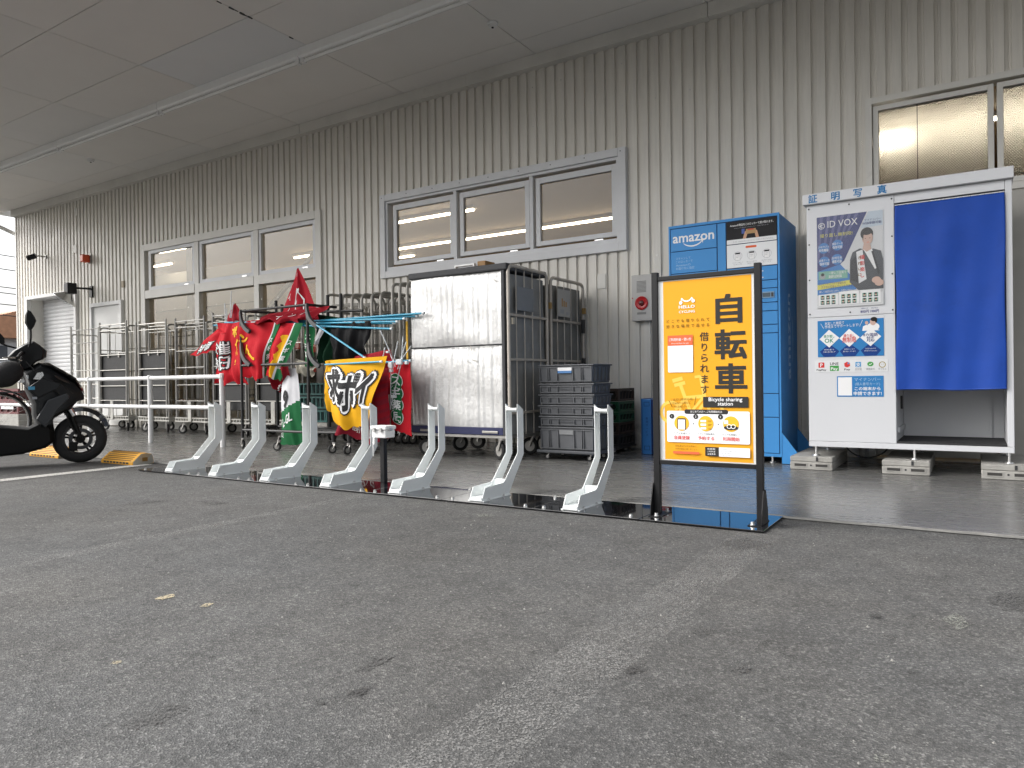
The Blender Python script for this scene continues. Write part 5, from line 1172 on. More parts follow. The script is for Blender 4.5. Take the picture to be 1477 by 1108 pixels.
def lerp3(a, b, t): return tuple(a[i] + (b[i] - a[i]) * t for i in range(3))
class Cloth:
    """hanging cloth between four corners; u right, v down"""
    def __init__(s, TL, TR, BR, BL, amp=.02, fold=3., seed=0, bulge=.03, droop=.0):
        s.c = (TL, TR, BR, BL); s.amp = amp * 1.35; s.fold = fold; s.seed = seed; s.bulge = bulge; s.droop = droop
    def p(s, u, v):
        a = lerp3(s.c[0], s.c[1], u); b = lerp3(s.c[3], s.c[2], u); q = lerp3(a, b, v)
        k = s.seed; w_ = (.25 + .75 * min(1, max(0, v)))
        wp = pnoise.noise((u * 1.7 + k, v * 1.4 + k, k)) * .9
        y = s.amp * w_ * (math.sin(6.283 * s.fold * u + k + 3.2 * wp) + .5 * math.sin(6.283 * s.fold * 2.1 * u + 2 * k + 5 * wp)) + s.amp * .35 * math.sin(9 * v + 4 * u + k)
        y += s.amp * .7 * pnoise.noise((u * 2.3 + 5 * k, v * 2.7, 2 * k)) + s.amp * .15 * pnoise.noise((u * 8 + k, v * 6, k))
        y -= s.bulge * math.sin(math.pi * min(1, max(0, v))) * math.sin(math.pi * min(1, max(0, u)))
        z_ = s.amp * .5 * v * math.sin(11 * u + 3 * k) + s.amp * .5 * v * math.sin(23 * u + k)
        y += s.amp * .5 * math.sin(5 * v + 7 * u + 3 * k) * w_
        return Vector((q[0] + s.amp * .8 * math.sin(5 * v + k) * w_, q[1] + y, q[2] - s.droop * math.sin(math.pi * u) * v + s.amp * .4 * math.sin(6.283 * s.fold * u + k) * v + z_))
    def ink(s, a, b, h):
        u, v = a, 1 - b; p = s.p(u, v); du = s.p(u + .01, v) - p; dv = s.p(u, v + .01) - p; n = du.cross(dv).normalized()
        if n.y > 0: n = -n
        return p + n * (.006 + h * 3)
CL = lambda n, c: M('cloth_' + n, c, .75, 0, .12, 4, bmp=.25, bs=9, spec=.15)
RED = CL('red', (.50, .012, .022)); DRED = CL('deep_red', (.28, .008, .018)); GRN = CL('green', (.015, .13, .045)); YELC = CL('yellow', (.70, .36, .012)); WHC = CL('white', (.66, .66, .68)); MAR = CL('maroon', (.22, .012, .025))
PB = M('pole_blue', (.03, .30, .46), .3, 0, .08, 5); PCAP = M('pole_cap', (.62, .66, .68), .4)
def pole(parent, a, b, r=.011):
    o = MB().cyl(a, b, r, 10).build('pole', PB, parent, smooth=40); d = (Vector(b) - Vector(a)).normalized()
    MB().cyl(Vector(b) - d * .012, Vector(b) + d * .012, r * 1.25, 10).build('pole_cap', PCAP, o, smooth=40)
def banner(label, cloth, mats, pat=0, poles=(), nu=40, nv=46, print_=None):
    o = thing('banner', label, 'banner', cloth.p(.5, 0), 'shop banners on the rack')
    c = MB().grid(cloth.p, nu, nv, pat).build('cloth', mats, o, smooth=179, fix=False)
    for a, b in poles: pole(o, a, b)
    if print_:
        K = Ink(cloth.ink); print_(K); K.build('print', c)
    return o
BK, WH, YL = I_BLACK, I_WHITE, I_YEL
def outl(K, s_, a, b, h, w, fill=WH, edge=BK, rot=0, al='C', e=.07, m2=None):
    h0 = K.h; K.text(s_, a, b, h, edge, w=w * 1.06, al=al, bold=e, rot=rot, cut=2); K.h += .0006
    K.text(s_, a, b, h, fill, w=w, al=al, bold=.012, rot=rot, cut=2); K.h = h0
# 1 red tip blown out to the left
banner('pointed red banner end sticking out to the left of the rack', Cloth((-7.371, 5.210, 1.388), (-6.913, 5.190, 1.430), (-7.081, 5.170, 1.138), (-7.875, 5.170, 1.059), .012, 1.5, 1.), [RED], poles=(((-7.495, 5.240, 1.414), (-4.697, 5.240, 1.286)),),
       print_=lambda K: outl(K, '特価', .30, .12, .34, .42, rot=8))
# 2 red with outlined white letters
banner('red banner with black edged white letters hanging at the left end', Cloth((-7.333, 5.150, 1.430), (-6.853, 5.150, 1.389), (-6.789, 5.170, 0.736), (-7.375, 5.150, 0.699), .022, 1.6, .6, .05), [RED], poles=(((-7.256, 5.210, 1.430), (-4.552, 5.220, 1.320)),),
       print_=lambda K: (outl(K, '催', .36, .52, .22, .34), outl(K, '日', .36, .28, .24, .32), outl(K, '安', .08, .52, .18, .18), outl(K, '売', .08, .26, .20, .18), K.text('お', .72, .62, .1, YL, w=.12, cut=1), K.text('得', .74, .48, .1, YL, w=.12, cut=1), K.text('!', .75, .32, .12, YL, w=.05, cut=1)))
# roll of red cloth on the poles
banner('red banner rolled loosely along the top of the poles', Cloth((-7.328, 5.240, 1.430), (-6.107, 5.220, 1.430), (-6.163, 5.160, 1.357), (-7.261, 5.140, 1.295), .018, 3.2, 2.2, .03), [RED], print_=lambda K: (K.rect(.30, .35, .52, .8, WH), K.text('イ', .2, .3, .5, WH, w=.06, cut=1)))
# small red peak with dark fold
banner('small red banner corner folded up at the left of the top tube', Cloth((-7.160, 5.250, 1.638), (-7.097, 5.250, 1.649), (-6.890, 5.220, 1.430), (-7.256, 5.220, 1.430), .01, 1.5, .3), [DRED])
# 3 big red with yellow letters and green band
def pat3(u, v): return 2 if u > .90 else (1 if u > .875 else 0)
def pr3(K):
    K.text('ポ', .03, .76, .20, YL, w=.14, bold=.05, cut=2); K.text('イ', .05, .52, .22, YL, w=.14, bold=.05, cut=2); K.text('ン', .22, .66, .18, YL, w=.16, bold=.05, cut=2, rot=-12); K.text('ト', .34, .46, .18, YL, w=.15, bold=.05, cut=2, rot=-20); K.text('ー', .46, .36, .2, YL, w=.22, bold=.06, cut=2, rot=-14)
    for k, ch in enumerate('スギ薬局'): K.text(ch, .95, .62 - .15 * k, .11, WH, w=.07, al='C', bold=.01, cut=1)
banner('bright red banner with yellow letters and a green edge, middle of the rack', Cloth((-7.001, 5.120, 1.404), (-6.207, 5.120, 1.373), (-6.478, 5.130, 0.804), (-6.917, 5.130, 0.845), .020, 1.8, 3.1, .05, .05), [RED, WHC, GRN], pat3, poles=(((-6.914, 5.180, 1.404), (-4.669, 5.170, 1.227)), ((-6.891, 5.210, 1.388), (-4.616, 5.190, 1.294))), print_=pr3)
# 4 green edged with yellow zigzag
def pat4(u, v): return 2 if u > .70 else (1 if u > .655 else (3 if u > .40 + .22 * abs((v * 6) % 1 - .5) and v > .22 else 0))
banner('red and yellow zigzag banner with a broad green edge', Cloth((-6.289, 5.150, 1.368), (-5.871, 5.150, 1.347), (-6.247, 5.140, 0.746), (-6.519, 5.140, 0.835), .012, 1.4, .9, .03), [RED, WHC, GRN, YELC], pat4, poles=(((-6.681, 5.230, 1.372), (-4.342, 5.250, 1.362)),), nu=40,
       print_=lambda K: [K.text(ch, .80, .62 - .14 * k, .10, WH, w=.16, al='C', bold=.01, cut=1, rot=-6) for k, ch in enumerate('スギ薬局')])
banner('narrow green banner with white letters beside the zigzag one', Cloth((-5.911, 5.180, 1.357), (-5.744, 5.180, 1.336), (-5.764, 5.190, 0.908), (-5.890, 5.190, 0.887), .012, 1., 1.9, .02), [GRN], poles=(((-6.158, 5.250, 1.383), (-4.435, 5.270, 1.341)),), nu=14,
       print_=lambda K: [K.text(ch, .5, .62 - .2 * k, .16, WH, w=.5, al='C', cut=1) for k, ch in enumerate('ス井薬')])
banner('pale grey banner corner poking out beside the green one', Cloth((-5.701, 5.200, 1.294), (-5.597, 5.200, 1.294), (-5.702, 5.190, 1.127), (-5.764, 5.190, 1.117), .008, 1., .4, .01), [WHC], nu=12, nv=14)
banner('dark green banner bunched behind the poles', Cloth((-5.862, 5.320, 1.450), (-5.476, 5.320, 1.388), (-5.530, 5.300, 0.960), (-5.843, 5.300, 0.929), .03, 2.2, .5, .03), [CL('bottle_green', (.012, .05, .025))])
banner('black banner hanging behind the rack uprights', Cloth((-5.55, 5.20, 1.33), (-4.95, 5.20, 1.32), (-5.0, 5.18, .95), (-5.5, 5.18, .90), .03, 2.6, 1.5, .03), [CL('black', (.012, .012, .013))])
# 5 white over green
banner('banner with white upper half and green lower half hanging to the floor', Cloth((-6.295, 5.220, 0.866), (-6.055, 5.220, 0.887), (-5.952, 5.200, 0.073), (-6.317, 5.200, 0.057), .006, 1.3, 1.2, .03), [WHC, GRN], lambda u, v: 1 if v > .56 - .14 * u else 0,
       print_=lambda K: (K.text('9', .34, .50, .30, BK, w=.26, al='C', bold=.05, cut=2), K.text('L-GL', .40, .28, .16, WH, w=.55, al='C', bold=.02, cut=1, rot=10), K.text('OL', .1, .10, .1, WH, w=.16, al='C', cut=1)))
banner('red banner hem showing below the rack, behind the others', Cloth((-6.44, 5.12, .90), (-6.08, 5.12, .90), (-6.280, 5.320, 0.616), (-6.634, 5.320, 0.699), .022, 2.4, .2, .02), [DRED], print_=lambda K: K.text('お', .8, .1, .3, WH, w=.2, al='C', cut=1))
banner('grey white padded roll of banner cloth hung from the rack hook', Cloth((-6.117, 5.240, 0.991), (-5.742, 5.220, 0.908), (-5.806, 5.190, 0.783), (-6.057, 5.190, 0.845), .014, 2., 2.8, .04), [M('cloth_beige', (.40, .37, .30), .7, 0, .3, 14)])
# 6 yellow
def pr6(K):
    for s_, a, b, h, w_, r_ in (('求', .20, .42, .50, .30, 4), ('ポ', .46, .30, .56, .34, -4), ('イ', .78, .36, .50, .24, 4)):
        h0 = K.h; K.text(s_, a, b, h, BK, w=w_ * 1.24, al='C', bold=.115, rot=r_, cut=2); K.h += .0008; K.text(s_, a, b, h, WH, w=w_ * 1.14, al='C', bold=.085, rot=r_, cut=2); K.h += .0008; K.text(s_, a, b, h, BK, w=w_, al='C', bold=.045, rot=r_, cut=2); K.h = h0
yb = banner('yellow banner with big black letters hanging from a blue pole', Cloth((-5.25, 4.87, .935), (-4.46, 4.87, .955), (-4.70, 4.84, .31), (-5.12, 4.84, .34), .016, 1.2, 2.4, .05, .03), [YELC], nu=40, nv=44, print_=pr6)
pole(yb, (-5.23, 4.845, .895), (-4.505, 4.845, .905), .009); pole(yb, (-5.62, 5.06, 1.33), (-4.78, 4.92, .95), .010)
MB().grid(Cloth((-5.30, 4.90, .93), (-5.20, 4.86, .93), (-5.14, 4.85, .42), (-5.33, 4.92, .60), .012, 1., .7, .01).p, 10, 24).build('folded_edge', YELC, yb, smooth=70)
# 7 reds on the right
banner('dark red striped banner bunched below the yellow one', Cloth((-5.02, 5.02, .74), (-4.58, 5.02, .86), (-4.56, 4.98, .19), (-5.22, 4.98, .24), .020, 1.6, 4.1, .05, .06), [MAR, DRED], lambda u, v: 1 if (v * 9) % 1 > .55 and v < .75 else 0,
       print_=lambda K: (K.text('感謝の日', .38, .12, .15, WH, w=.62, al='C', bold=.0, cut=2, rot=-8)))
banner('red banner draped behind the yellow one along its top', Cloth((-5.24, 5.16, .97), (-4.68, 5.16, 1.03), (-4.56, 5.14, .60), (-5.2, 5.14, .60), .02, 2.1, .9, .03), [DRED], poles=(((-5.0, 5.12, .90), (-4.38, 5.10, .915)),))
def pr7(K):
    for k in range(4): K.disc(.36, .72 - .17 * k, .30, WH, 20, ry=.105)
    K.h += .0006
    for k in range(4): K.disc(.36, .72 - .17 * k, .275, GRN, 20, ry=.097)
    K.rect(.10, .16, .60, .76, GRN); K.h += .0006
    for k, ch in enumerate('スギ薬局'): K.text(ch, .35, .665 - .17 * k, .15, WH, w=.38, al='C', bold=.015, cut=1)
banner('straight red banner with a green name panel, next to the silver box', Cloth((-4.66, 5.10, .93), (-4.38, 5.10, .895), (-4.355, 5.09, .225), (-4.62, 5.09, .27), .006, .8, .2, .01), [RED], nu=24, print_=pr7)
# 8 upright pennant
def pr8(K):
    K.poly([(.46, .35), (.60, .60), (.62, .95), (.56, .95), (.52, .6), (.40, .35)], WH); K.poly([(.42, .30), (.52, .62), (.70, .45), (.66, .25)], WH)
    for k, ch in enumerate('ポイント'): K.text(ch, .20 + .02 * k, .62 - .17 * k, .14, WH, w=.13 - .02 * k, al='C', cut=1, rot=15)
banner('red pennant standing up in a peak above the rack', Cloth((-6.335, 5.46, 1.99), (-6.285, 5.46, 2.0), (-5.86, 5.44, 1.36), (-6.62, 5.44, 1.36), .014, 1.3, .4, .03), [CL('crimson', (.36, .010, .022))], print_=pr8, nu=36)
banner('red banner heap lying along the top of the rack under the pennant', Cloth((-6.64, 5.30, 1.50), (-5.62, 5.30, 1.52), (-5.68, 5.12, 1.38), (-6.62, 5.10, 1.37), .022, 3.4, 1.7, .03), [DRED], print_=lambda K: [K.text(ch, .15 + .22 * k, .3, .4, WH, w=.08, al='C', cut=1) for k, ch in enumerate('ポイント')])
# white stick brackets tied to the right hand banners
t_ = thing('banner_clips', 'white plastic rods and clips bristling beside the yellow banner', 'banner clips', (-4.52, 5.08, .95))
for a, b in (((-4.62, 5.07, 1.03), (-4.53, 5.06, .86)), ((-4.73, 5.08, 1.21), (-4.60, 5.07, 1.0)), ((-4.50, 5.07, 1.10), (-4.56, 5.06, .88)), ((-4.40, 5.07, 1.09), (-4.50, 5.06, .84)), ((-4.34, 5.07, 1.05), (-4.46, 5.06, .92)), ((-4.585, 5.06, .88), (-4.595, 5.06, .46)), ((-4.46, 5.06, .88), (-4.59, 5.06, .50)), ((-4.44, 5.07, 1.14), (-4.45, 5.06, .92)), ((-4.66, 5.07, 1.05), (-4.69, 5.06, .93))): MB().cyl(a, b, .0045, 6).build('rod', PCAP, t_)
for x, z, w_, h_ in ((-4.575, .875, .045, .06), (-4.585, .825, .06, .03), (-4.47, .905, .07, .05), (-4.38, .895, .03, .03), (-4.545, .585, .05, .03), (-4.61, 1.0, .03, .02)): MB().box(x - w_ / 2, x + w_ / 2, 5.035, 5.065, z - h_ / 2, z + h_ / 2).build('clip', PCAP, t_, bevel=.004)
t_ = thing('banner_clips', 'thin white rods standing up at the left end of the rack', 'banner clips', (-6.9, 5.0, 1.45))
for a, b in (((-6.84, 5.0, 1.74), (-6.87, 5.0, 1.45)), ((-6.96, 5.0, 1.62), (-6.95, 5.0, 1.43)), ((-6.925, 5.0, 1.56), (-6.93, 5.0, 1.42)), ((-6.81, 5.0, 1.62), (-6.85, 5.0, 1.45))): MB().cyl(a, b, .005, 6).build('rod', PCAP, t_)
t_ = thing('banner_clips', 'white clips lying under the red pennant on the rack', 'banner clips', (-6.5, 5.35, 1.4))
for x in (-6.66, -6.60, -6.55): MB().tube([(x, 5.34, 1.40), (x + .01, 5.33, 1.48), (x + .03, 5.34, 1.41)], .006, 6).build('clip', PCAP, t_)
tag(MB().box(-4.585, -4.565, 5.28, 5.29, .90, 1.30).build('yellow_strap', M('strap_yellow', (.62, .36, .02), .6)), 'narrow yellow strap hanging between the flags and the silver box', 'strap')
MBt = thing('plastic_basket', 'teal plastic basket seen low behind the white and green banner', 'basket', (-6.6, 5.95, .2))
TEAL = M('basket_teal', (.02, .16, .15), .45)
for z in (.26, .42, .58): 
    f = MB(); ring(f, -6.85, -6.35, z, z + .14, .02, 5.90, 5.92)
    for k in range(7): f.box(-6.82 + .07 * k, -6.80 + .07 * k, 5.903, 5.917, z + .02, z + .12)
    f.build('slat_side', TEAL, MBt)
MB().box(-6.83, -6.37, 5.93, 6.1, .26, .70).build('body', M('basket_dark', (.012, .06, .06), .6), MBt); MB().box(-6.86, -6.34, 5.89, 6.12, .20, .255).build('base', BASEW, MBt)

# ================================================================== SCOOTER
t_ = thing('scooter', 'black motor scooter with hand covers parked at the left edge', 'scooter')
SB = M('scooter_matt', (.007, .0075, .0085), .36, 0, .15, 4, spec=.35); SG = M('scooter_gloss', (.006, .006, .007), .12, 0, .2, 4, coat=.7); SD = M('scooter_dark', (.005, .005, .005), .6, spec=.25); SGR = M('scooter_grey', (.022, .024, .027), .34, 0, .1, 4)
def body(profile, mat_, name, parent, rows=9, sub=0, y0=0., keep=.86):
    """profile: (x, z, half width); lofted across the machine with rounded flanks"""
    m_ = MB(); rings = []
    cx = sum(p[0] for p in profile) / len(profile); cz = sum(p[1] for p in profile) / len(profile)
    for k in range(rows):
        t = -1 + 2 * k / (rows - 1); sh = math.sqrt(max(0, 1 - abs(t) ** 3.2)) * (1 - keep) + keep
        rings.append([(cx + (x - cx) * sh, y0 + t * w_, cz + (z - cz) * sh) for x, z, w_ in profile])
    m_.loft(rings); return m_.build(name, mat_, parent, smooth=38, sub=sub, bevel=.006)
def wheel(x, r, w_, parent):
    o = MB().lathe((x, -w_ / 2, r), (0, 1, 0), [(r * .66, .008), (r * .80, 0), (r * .93, w_ * .12), (r, w_ * .36), (r, w_ * .64), (r * .93, w_ * .88), (r * .80, w_), (r * .66, w_ - .008)], 40).build('wheel', BLACKR, parent, smooth=40)
    MB().lathe((x, -w_ * .36, r), (0, 1, 0), [(r * .56, 0), (r * .67, 0), (r * .67, w_ * .72), (r * .56, w_ * .72)], 36).build('rim', SG, o, smooth=40)
    MB().lathe((x, -w_ * .45, r), (0, 1, 0), [(.001, 0), (.04, 0), (.045, w_ * .9), (.001, w_ * .9)], 18, close=False).build('hub', SD, o, smooth=40)
    sp = MB()
    for k in range(5):
        a = R(72 * k + 20); c, s = math.cos(a), math.sin(a)
        for da in (-.13, .13): sp.tube([(x + .03 * c, 0, r + .03 * s), (x + r * .6 * math.cos(a + da), 0, r + r * .6 * math.sin(a + da))], .010, 6)
    sp.build('spokes', SG, o, smooth=50)
    MB().lathe((x, -w_ * .56, r), (0, 1, 0), [(r * .30, 0), (r * .44, 0), (r * .44, .004), (r * .30, .004)], 30)  .build('brake_disc', SGR, o, smooth=40)
    return o
wheel(0, .225, .09, t_)
for y in (-.065, .065):
    MB().tube([(0, y, .225), (-.06, y, .40), (-.13, y * .9, .62)], [.018, .020, .022], 10).build('fork', SD, t_, smooth=40); MB().cyl((-.055, y * 1.02, .445), (-.085, y * 1.0, .505), .0235, 12).build('fork_stanchion', CHROME, t_, smooth=40)
MB().box(-.10, -.03, -.085, -.055, .12, .20).build('brake_caliper', SD, t_, bevel=.01)
m_ = MB(); rings = []
for k in range(13):
    a = R(118 - 92 * k / 12); rr = .285 - .022 * k / 12 + .02 * math.sin(k / 12 * 3.14); hw = .060 - .012 * k / 12
    c, s = math.cos(a), math.sin(a); rings.append([(c * (rr - .035), -hw, .225 + s * (rr - .035)), (c * rr, -hw * .8, .225 + s * rr), (c * (rr + .012), 0, .225 + s * (rr + .012)), (c * rr, hw * .8, .225 + s * rr), (c * (rr - .035), hw, .225 + s * (rr - .035)), (c * (rr - .005), 0, .225 + s * (rr - .005))])
m_.loft(rings); m_.build('front_fender', SG, t_, smooth=50)
body([(-.37, .915, .10), (-.32, .945, .11), (-.24, .910, .13), (-.137, .835, .13), (-.03, .760, .10), (.040, .635, .05), (.036, .592, .05), (-.02, .578, .10), (-.06, .53, .13), (-.13, .48, .15), (-.22, .42, .17), (-.24, .33, .17), (-.33, .33, .18), (-.375, .46, .20), (-.375, .56, .21), (-.43, .70, .20), (-.43, .77, .17), (-.45, .865, .12)], SB, 'front_shield', t_)
body([(-.33, .935, .125), (-.24, .915, .137), (-.137, .840, .137), (-.03, .766, .105), (.043, .64, .052), (.03, .70, .05), (-.03, .80, .08), (-.13, .87, .09), (-.25, .945, .09)], SG, 'nose_panel', t_)
MB().prism([(-.36, .43), (-.27, .60), (-.12, .66), (-.10, .62), (-.20, .50), (-.29, .35)], lambda a, b, d: (a, d, b), -.205, -.222).build('side_panel', SGR, t_, bevel=.008)
MB().prism([(-.42, .71), (-.31, .80), (-.16, .745), (-.19, .70), (-.34, .62)], lambda a, b, d: (a, d, b), -.188, -.204).build('side_panel', SB, t_, bevel=.008)
body([(-.56, .985, .05), (-.515, 1.05, .09), (-.43, 1.112, .12), (-.36, 1.140, .12), (-.305, 1.10, .115), (-.268, 1.05, .10), (-.278, .975, .10), (-.345, .945, .11), (-.39, .88, .10), (-.45, .865, .09), (-.51, .93, .07)], SB, 'handlebar_cowl', t_)
body([(-.30, 1.095, .09), (-.255, 1.05, .088), (-.262, .985, .085), (-.33, .965, .09), (-.35, 1.04, .09)], SG, 'headlight', t_)
MB().tube([(-.262, -.075, 1.06), (-.252, 0, 1.063), (-.262, .075, 1.06)], .006, 6).build('light_strip', CHROME, t_, smooth=40)
MB().tube([(-.50, -.36, .97), (-.46, -.18, 1.02), (-.43, 0, 1.04), (-.46, .18, 1.02), (-.50, .36, .97)], .014, 8).build('handlebar', SD, t_, smooth=40)
HC_ = M('hand_cover_fabric', (.007, .006, .0065), .8, 0, .2, 8, bmp=.5, bs=12)
for s in (-1, 1):
    m_ = MB(); rings = []
    for k in range(9):
        y = s * (.17 + .026 * k); g = (.5, .72, .85, .92, .95, .95, .9, .75, .45)[k]
        rings.append([(-.575 + .13 * g * math.cos(a) - .012 * math.sin(5 * a + k) + .03 * math.sin(a), y, .835 + (.125 if math.sin(a) > 0 else .13) * g * math.sin(a) + .007 * math.sin(3 * a + k * 1.3)) for a in (2 * math.pi * j / 16 for j in range(16))])
    m_.loft(rings); m_.build('hand_cover', HC_, t_, smooth=70, sub=1)
    MB().tube([(-.60, s * .30, .975), (-.52, s * .26, .98), (-.46, s * .22, .955)], .007, 6).build('brake_lever', CHROME, t_, smooth=40)
    # mirror: stalk and leaf-shaped head
    if s < 0: stalk = bez((-.40, -.17, 1.08), (-.385, -.18, 1.14), (-.385, -.19, 1.18), (-.388, -.19, 1.24), 6)
    else: stalk = bez((-.44, .17, 1.06), (-.50, .18, 1.10), (-.54, .19, 1.09), (-.58, .19, 1.12), 6)
    o = MB().tube(stalk, .008, 8).build('mirror', SD, t_, smooth=40); e = stalk[-1]
    pr = [(0, -.02), (.026, .02), (.044, .07), (.034, .105), (.008, .150), (-.024, .165), (-.040, .12), (-.042, .05), (-.016, -.005)]
    if s > 0: pr = [(a * .9 - .35 * b, b * .72) for a, b in pr]
    m_ = MB()
    n = len(pr); m_.add([(e.x + a * .75, e.y - .022, e.z + .008 + b * .96) for a, b in pr] + [(e.x + a, e.y - .004, e.z + b) for a, b in pr] + [(e.x + a, e.y + .008, e.z + b) for a, b in pr],
                       [tuple(range(n)), tuple(range(2 * n, 3 * n))] + [(i, (i + 1) % n, n + (i + 1) % n, n + i) for i in range(n)] + [(n + i, n + (i + 1) % n, 2 * n + (i + 1) % n, 2 * n + i) for i in range(n)])
    m_.build('mirror_head', SD, o, smooth=50)
body([(-.22, .44, .15), (-.20, .22, .12), (-.28, .158, .13), (-.45, .116, .15), (-.70, .10, .16), (-1.02, .13, .16), (-1.05, .36, .17), (-.62, .385, .18), (-.40, .352, .18)], SD, 'floorboard', t_)
body([(-.72, .38, .14), (-.76, .62, .14), (-.85, .70, .15), (-1.20, .72, .16), (-1.55, .80, .12), (-1.62, .74, .10), (-1.45, .55, .15), (-1.15, .42, .16), (-.95, .34, .16)], SB, 'rear_body', t_)
body([(-.78, .70, .11), (-.82, .755, .12), (-1.05, .765, .14), (-1.20, .80, .14), (-1.48, .83, .12), (-1.52, .79, .11), (-1.15, .72, .14)], M('seat_vinyl', (.014, .014, .014), .55, 0, .1, 10, bmp=.2), 'seat', t_)
wheel(-1.27, .225, .10, t_)
MB().cyl((-.78, -.10, .14), (-.64, -.16, .012), .012, 8).build('side_stand', SD, t_)
MB().tube(bez((-.42, -.10, .95), (-.36, -.17, .86), (-.20, -.16, .70), (-.12, -.09, .56), 10), .005, 6).build('brake_hose', BLACKR, t_, smooth=50)
MB().tube(bez((-.45, -.16, 1.0), (-.50, -.20, .92), (-.47, -.20, .80), (-.44, -.17, .74), 10), .005, 6).build('cable', BLACKR, t_, smooth=50)
MB().prism([(-.20, .825), (-.10, .765), (-.085, .745), (-.16, .775), (-.21, .81)], lambda a, b, d: (a, d, b), -.134, -.142).build('turn_signal', M('signal_smoke', (.03, .02, .015), .12), t_, bevel=.003)
MB().tube([(-.435, -.197, .72), (-.34, -.207, .60), (-.30, -.200, .45)], .003, 5).build('panel_gap', BLACKR, t_)
MB().tube([(-.40, -.200, .80), (-.28, -.182, .79), (-.15, -.150, .735), (-.06, -.125, .655)], .003, 5).build('panel_gap', BLACKR, t_)
MB().cyl((-.455, -.175, .775), (-.455, -.195, .775), .016, 12).build('ignition_lock', CHROME, t_, smooth=40)
MB().tube(bez((-.02, -.075, .26), (-.10, -.10, .34), (-.11, -.09, .42), (-.12, -.08, .5), 8), .005, 6).build('brake_hose', BLACKR, t_, smooth=50)
# emblem and stickers on the shield
MB().prism([(-.375, .79), (-.345, .845), (-.305, .855), (-.295, .825), (-.325, .785)], lambda a, b, d: (a, d, b), -.204, -.208).build('emblem', CHROME, t_)
for x0, x1, z0, z1, m_ in ((-.415, -.365, .695, .725, ink('sticker_sky', (.10, .35, .55))), (-.43, -.412, .795, .825, I_WHITE), (-.385, -.35, .61, .632, I_GREY)):
    MB().box(x0, x1, -.214, -.2115, z0, z1).build('sticker', m_, t_)
t_.location = (-7.132, 3.532, .0005); t_.rotation_euler = (0, 0, R(70))

# ================================================================== BICYCLE behind the scooter
t_ = thing('bicycle', 'black city bicycle behind the scooter at the left edge', 'bicycle')
def bwheel(x, name='wheel'):
    r = .335
    o = MB().lathe((x, 0, r), (0, 1, 0), [(r - .03, -.017), (r - .008, -.019), (r, -.008), (r, .008), (r - .008, .019), (r - .03, .017)], 48).build(name, BLACKR, t_, smooth=50)
    MB().lathe((x, 0, r), (0, 1, 0), [(r - .045, -.010), (r - .03, -.012), (r - .03, .012), (r - .045, .010)], 48).build('rim', CHROME, o, smooth=50)
    sp = MB()
    for k in range(28):
        a = 2 * math.pi * k / 28; sp.cyl((x, .02 * (-1) ** k, r), (x + (r - .04) * math.cos(a), 0, r + (r - .04) * math.sin(a)), .0016, 4)
    sp.cyl((x, -.045, r), (x, .045, r), .022, 12); sp.build('spokes', CHROME, o)
    fd = MB(); ring_ = []
    for k in range(15):
        a = R(20 + 150 * k / 14); q = r + .03; ring_.append([(x + q * math.cos(a), -.032, r + q * math.sin(a) - .012), (x + (q + .008) * math.cos(a), 0, r + (q + .008) * math.sin(a)), (x + q * math.cos(a), .032, r + q * math.sin(a) - .012), (x + (q - .004) * math.cos(a), 0, r + (q - .004) * math.sin(a))])
    fd.loft(ring_); fd.build('fender', SG, t_, smooth=50)
bwheel(0); bwheel(-1.08)
fr = MB(); 
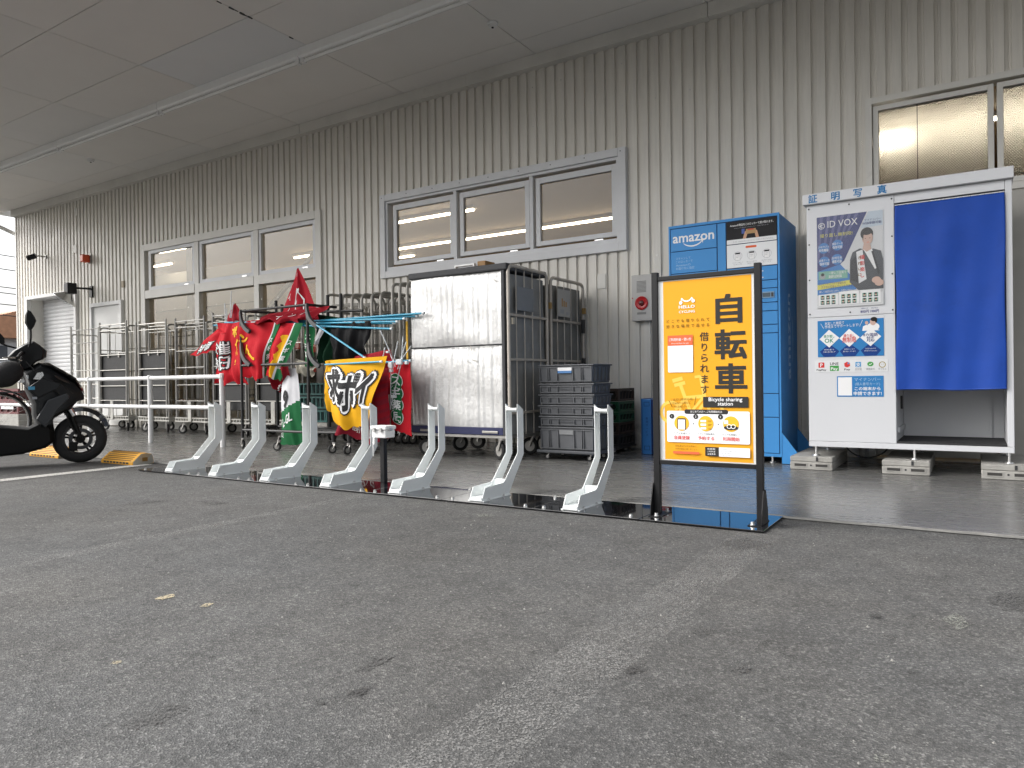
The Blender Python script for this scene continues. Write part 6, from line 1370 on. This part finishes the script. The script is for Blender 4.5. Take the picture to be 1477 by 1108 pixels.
for p, q, r_ in (((0, 0, .335), (-.22, 0, .88), .013), ((-.20, 0, .80), (-.62, 0, .32), .018), ((-.18, 0, .72), (-.60, 0, .40), .016), ((-.62, 0, .30), (-.80, 0, .80), .015), ((-.62, 0, .30), (-1.08, 0, .335), .011), ((-.76, 0, .68), (-1.08, 0, .335), .010), ((-.22, 0, .88), (-.26, 0, 1.0), .012)): fr.cyl(p, q, r_, 10)
fr.build('frame', SG, t_, smooth=40)
MB().tube([(-.38, -.27, 1.0), (-.27, -.12, 1.02), (-.26, 0, 1.0), (-.27, .12, 1.02), (-.38, .27, 1.0)], .012, 8).build('handlebar', CHROME, t_, smooth=40)
body([(-.70, .86, .05), (-.72, .90, .04), (-.85, .905, .08), (-.95, .90, .09), (-.94, .86, .09), (-.82, .85, .06)], SD, 'saddle', t_)
f = MB(); ring(f, -.10, .24, .66, .92, .008, -.15, -.142); ring(f, -.10, .24, .66, .92, .008, .142, .15)
for k in range(6): f.box(-.09 + .06 * k, -.086 + .06 * k, -.146, .146, .66, .664)
f.box(-.10, .24, -.15, .15, .654, .658); f.build('basket', DARKP, t_)
MB().cyl((-.62, -.06, .30), (-.62, .06, .30), .09, 18).build('crank', SD, t_)
t_.location = (-9.28, 3.70, .0005); t_.rotation_euler = (0, 0, R(72))
# dark red crates by the shutter
RCR = M('crate_maroon', (.11, .012, .014), .5, 0, .2, 6)
for k, (z0, l) in enumerate(((.22, 'dark red drinks crate, lower of two by the roller shutter'), (.46, 'dark red drinks crate, upper of two by the roller shutter'))):
    t_ = thing('drinks_crate', l, 'crate', (-15.3, 6.45, z0), 'dark red drinks crates')
    f = MB(); ring(f, -15.66, -14.92, z0, z0 + .235, .04, 6.30, 6.33, tb=.04, tt=.05); f.build('front_panel', RCR, t_)
    for x in (-15.42, -15.16): MB().box(x, x + .035, 6.302, 6.328, z0 + .04, z0 + .185).build('bar', RCR, t_)
    MB().box(-15.66, -14.92, 6.331, 6.62, z0 + .005, z0 + .20).build('body', M('crate_maroon_dark', (.05, .008, .008), .6), t_)
    MB().box(-15.60, -15.10, 6.295, 6.2995, z0 + .09, z0 + .15).build('label', I_WHITE if k == 0 else RCR, t_)
tag(MB().box(-15.75, -14.8, 6.25, 6.70, .012, .219).build('plinth', BLK), 'low pale concrete plinth under the red crates', 'plinth')
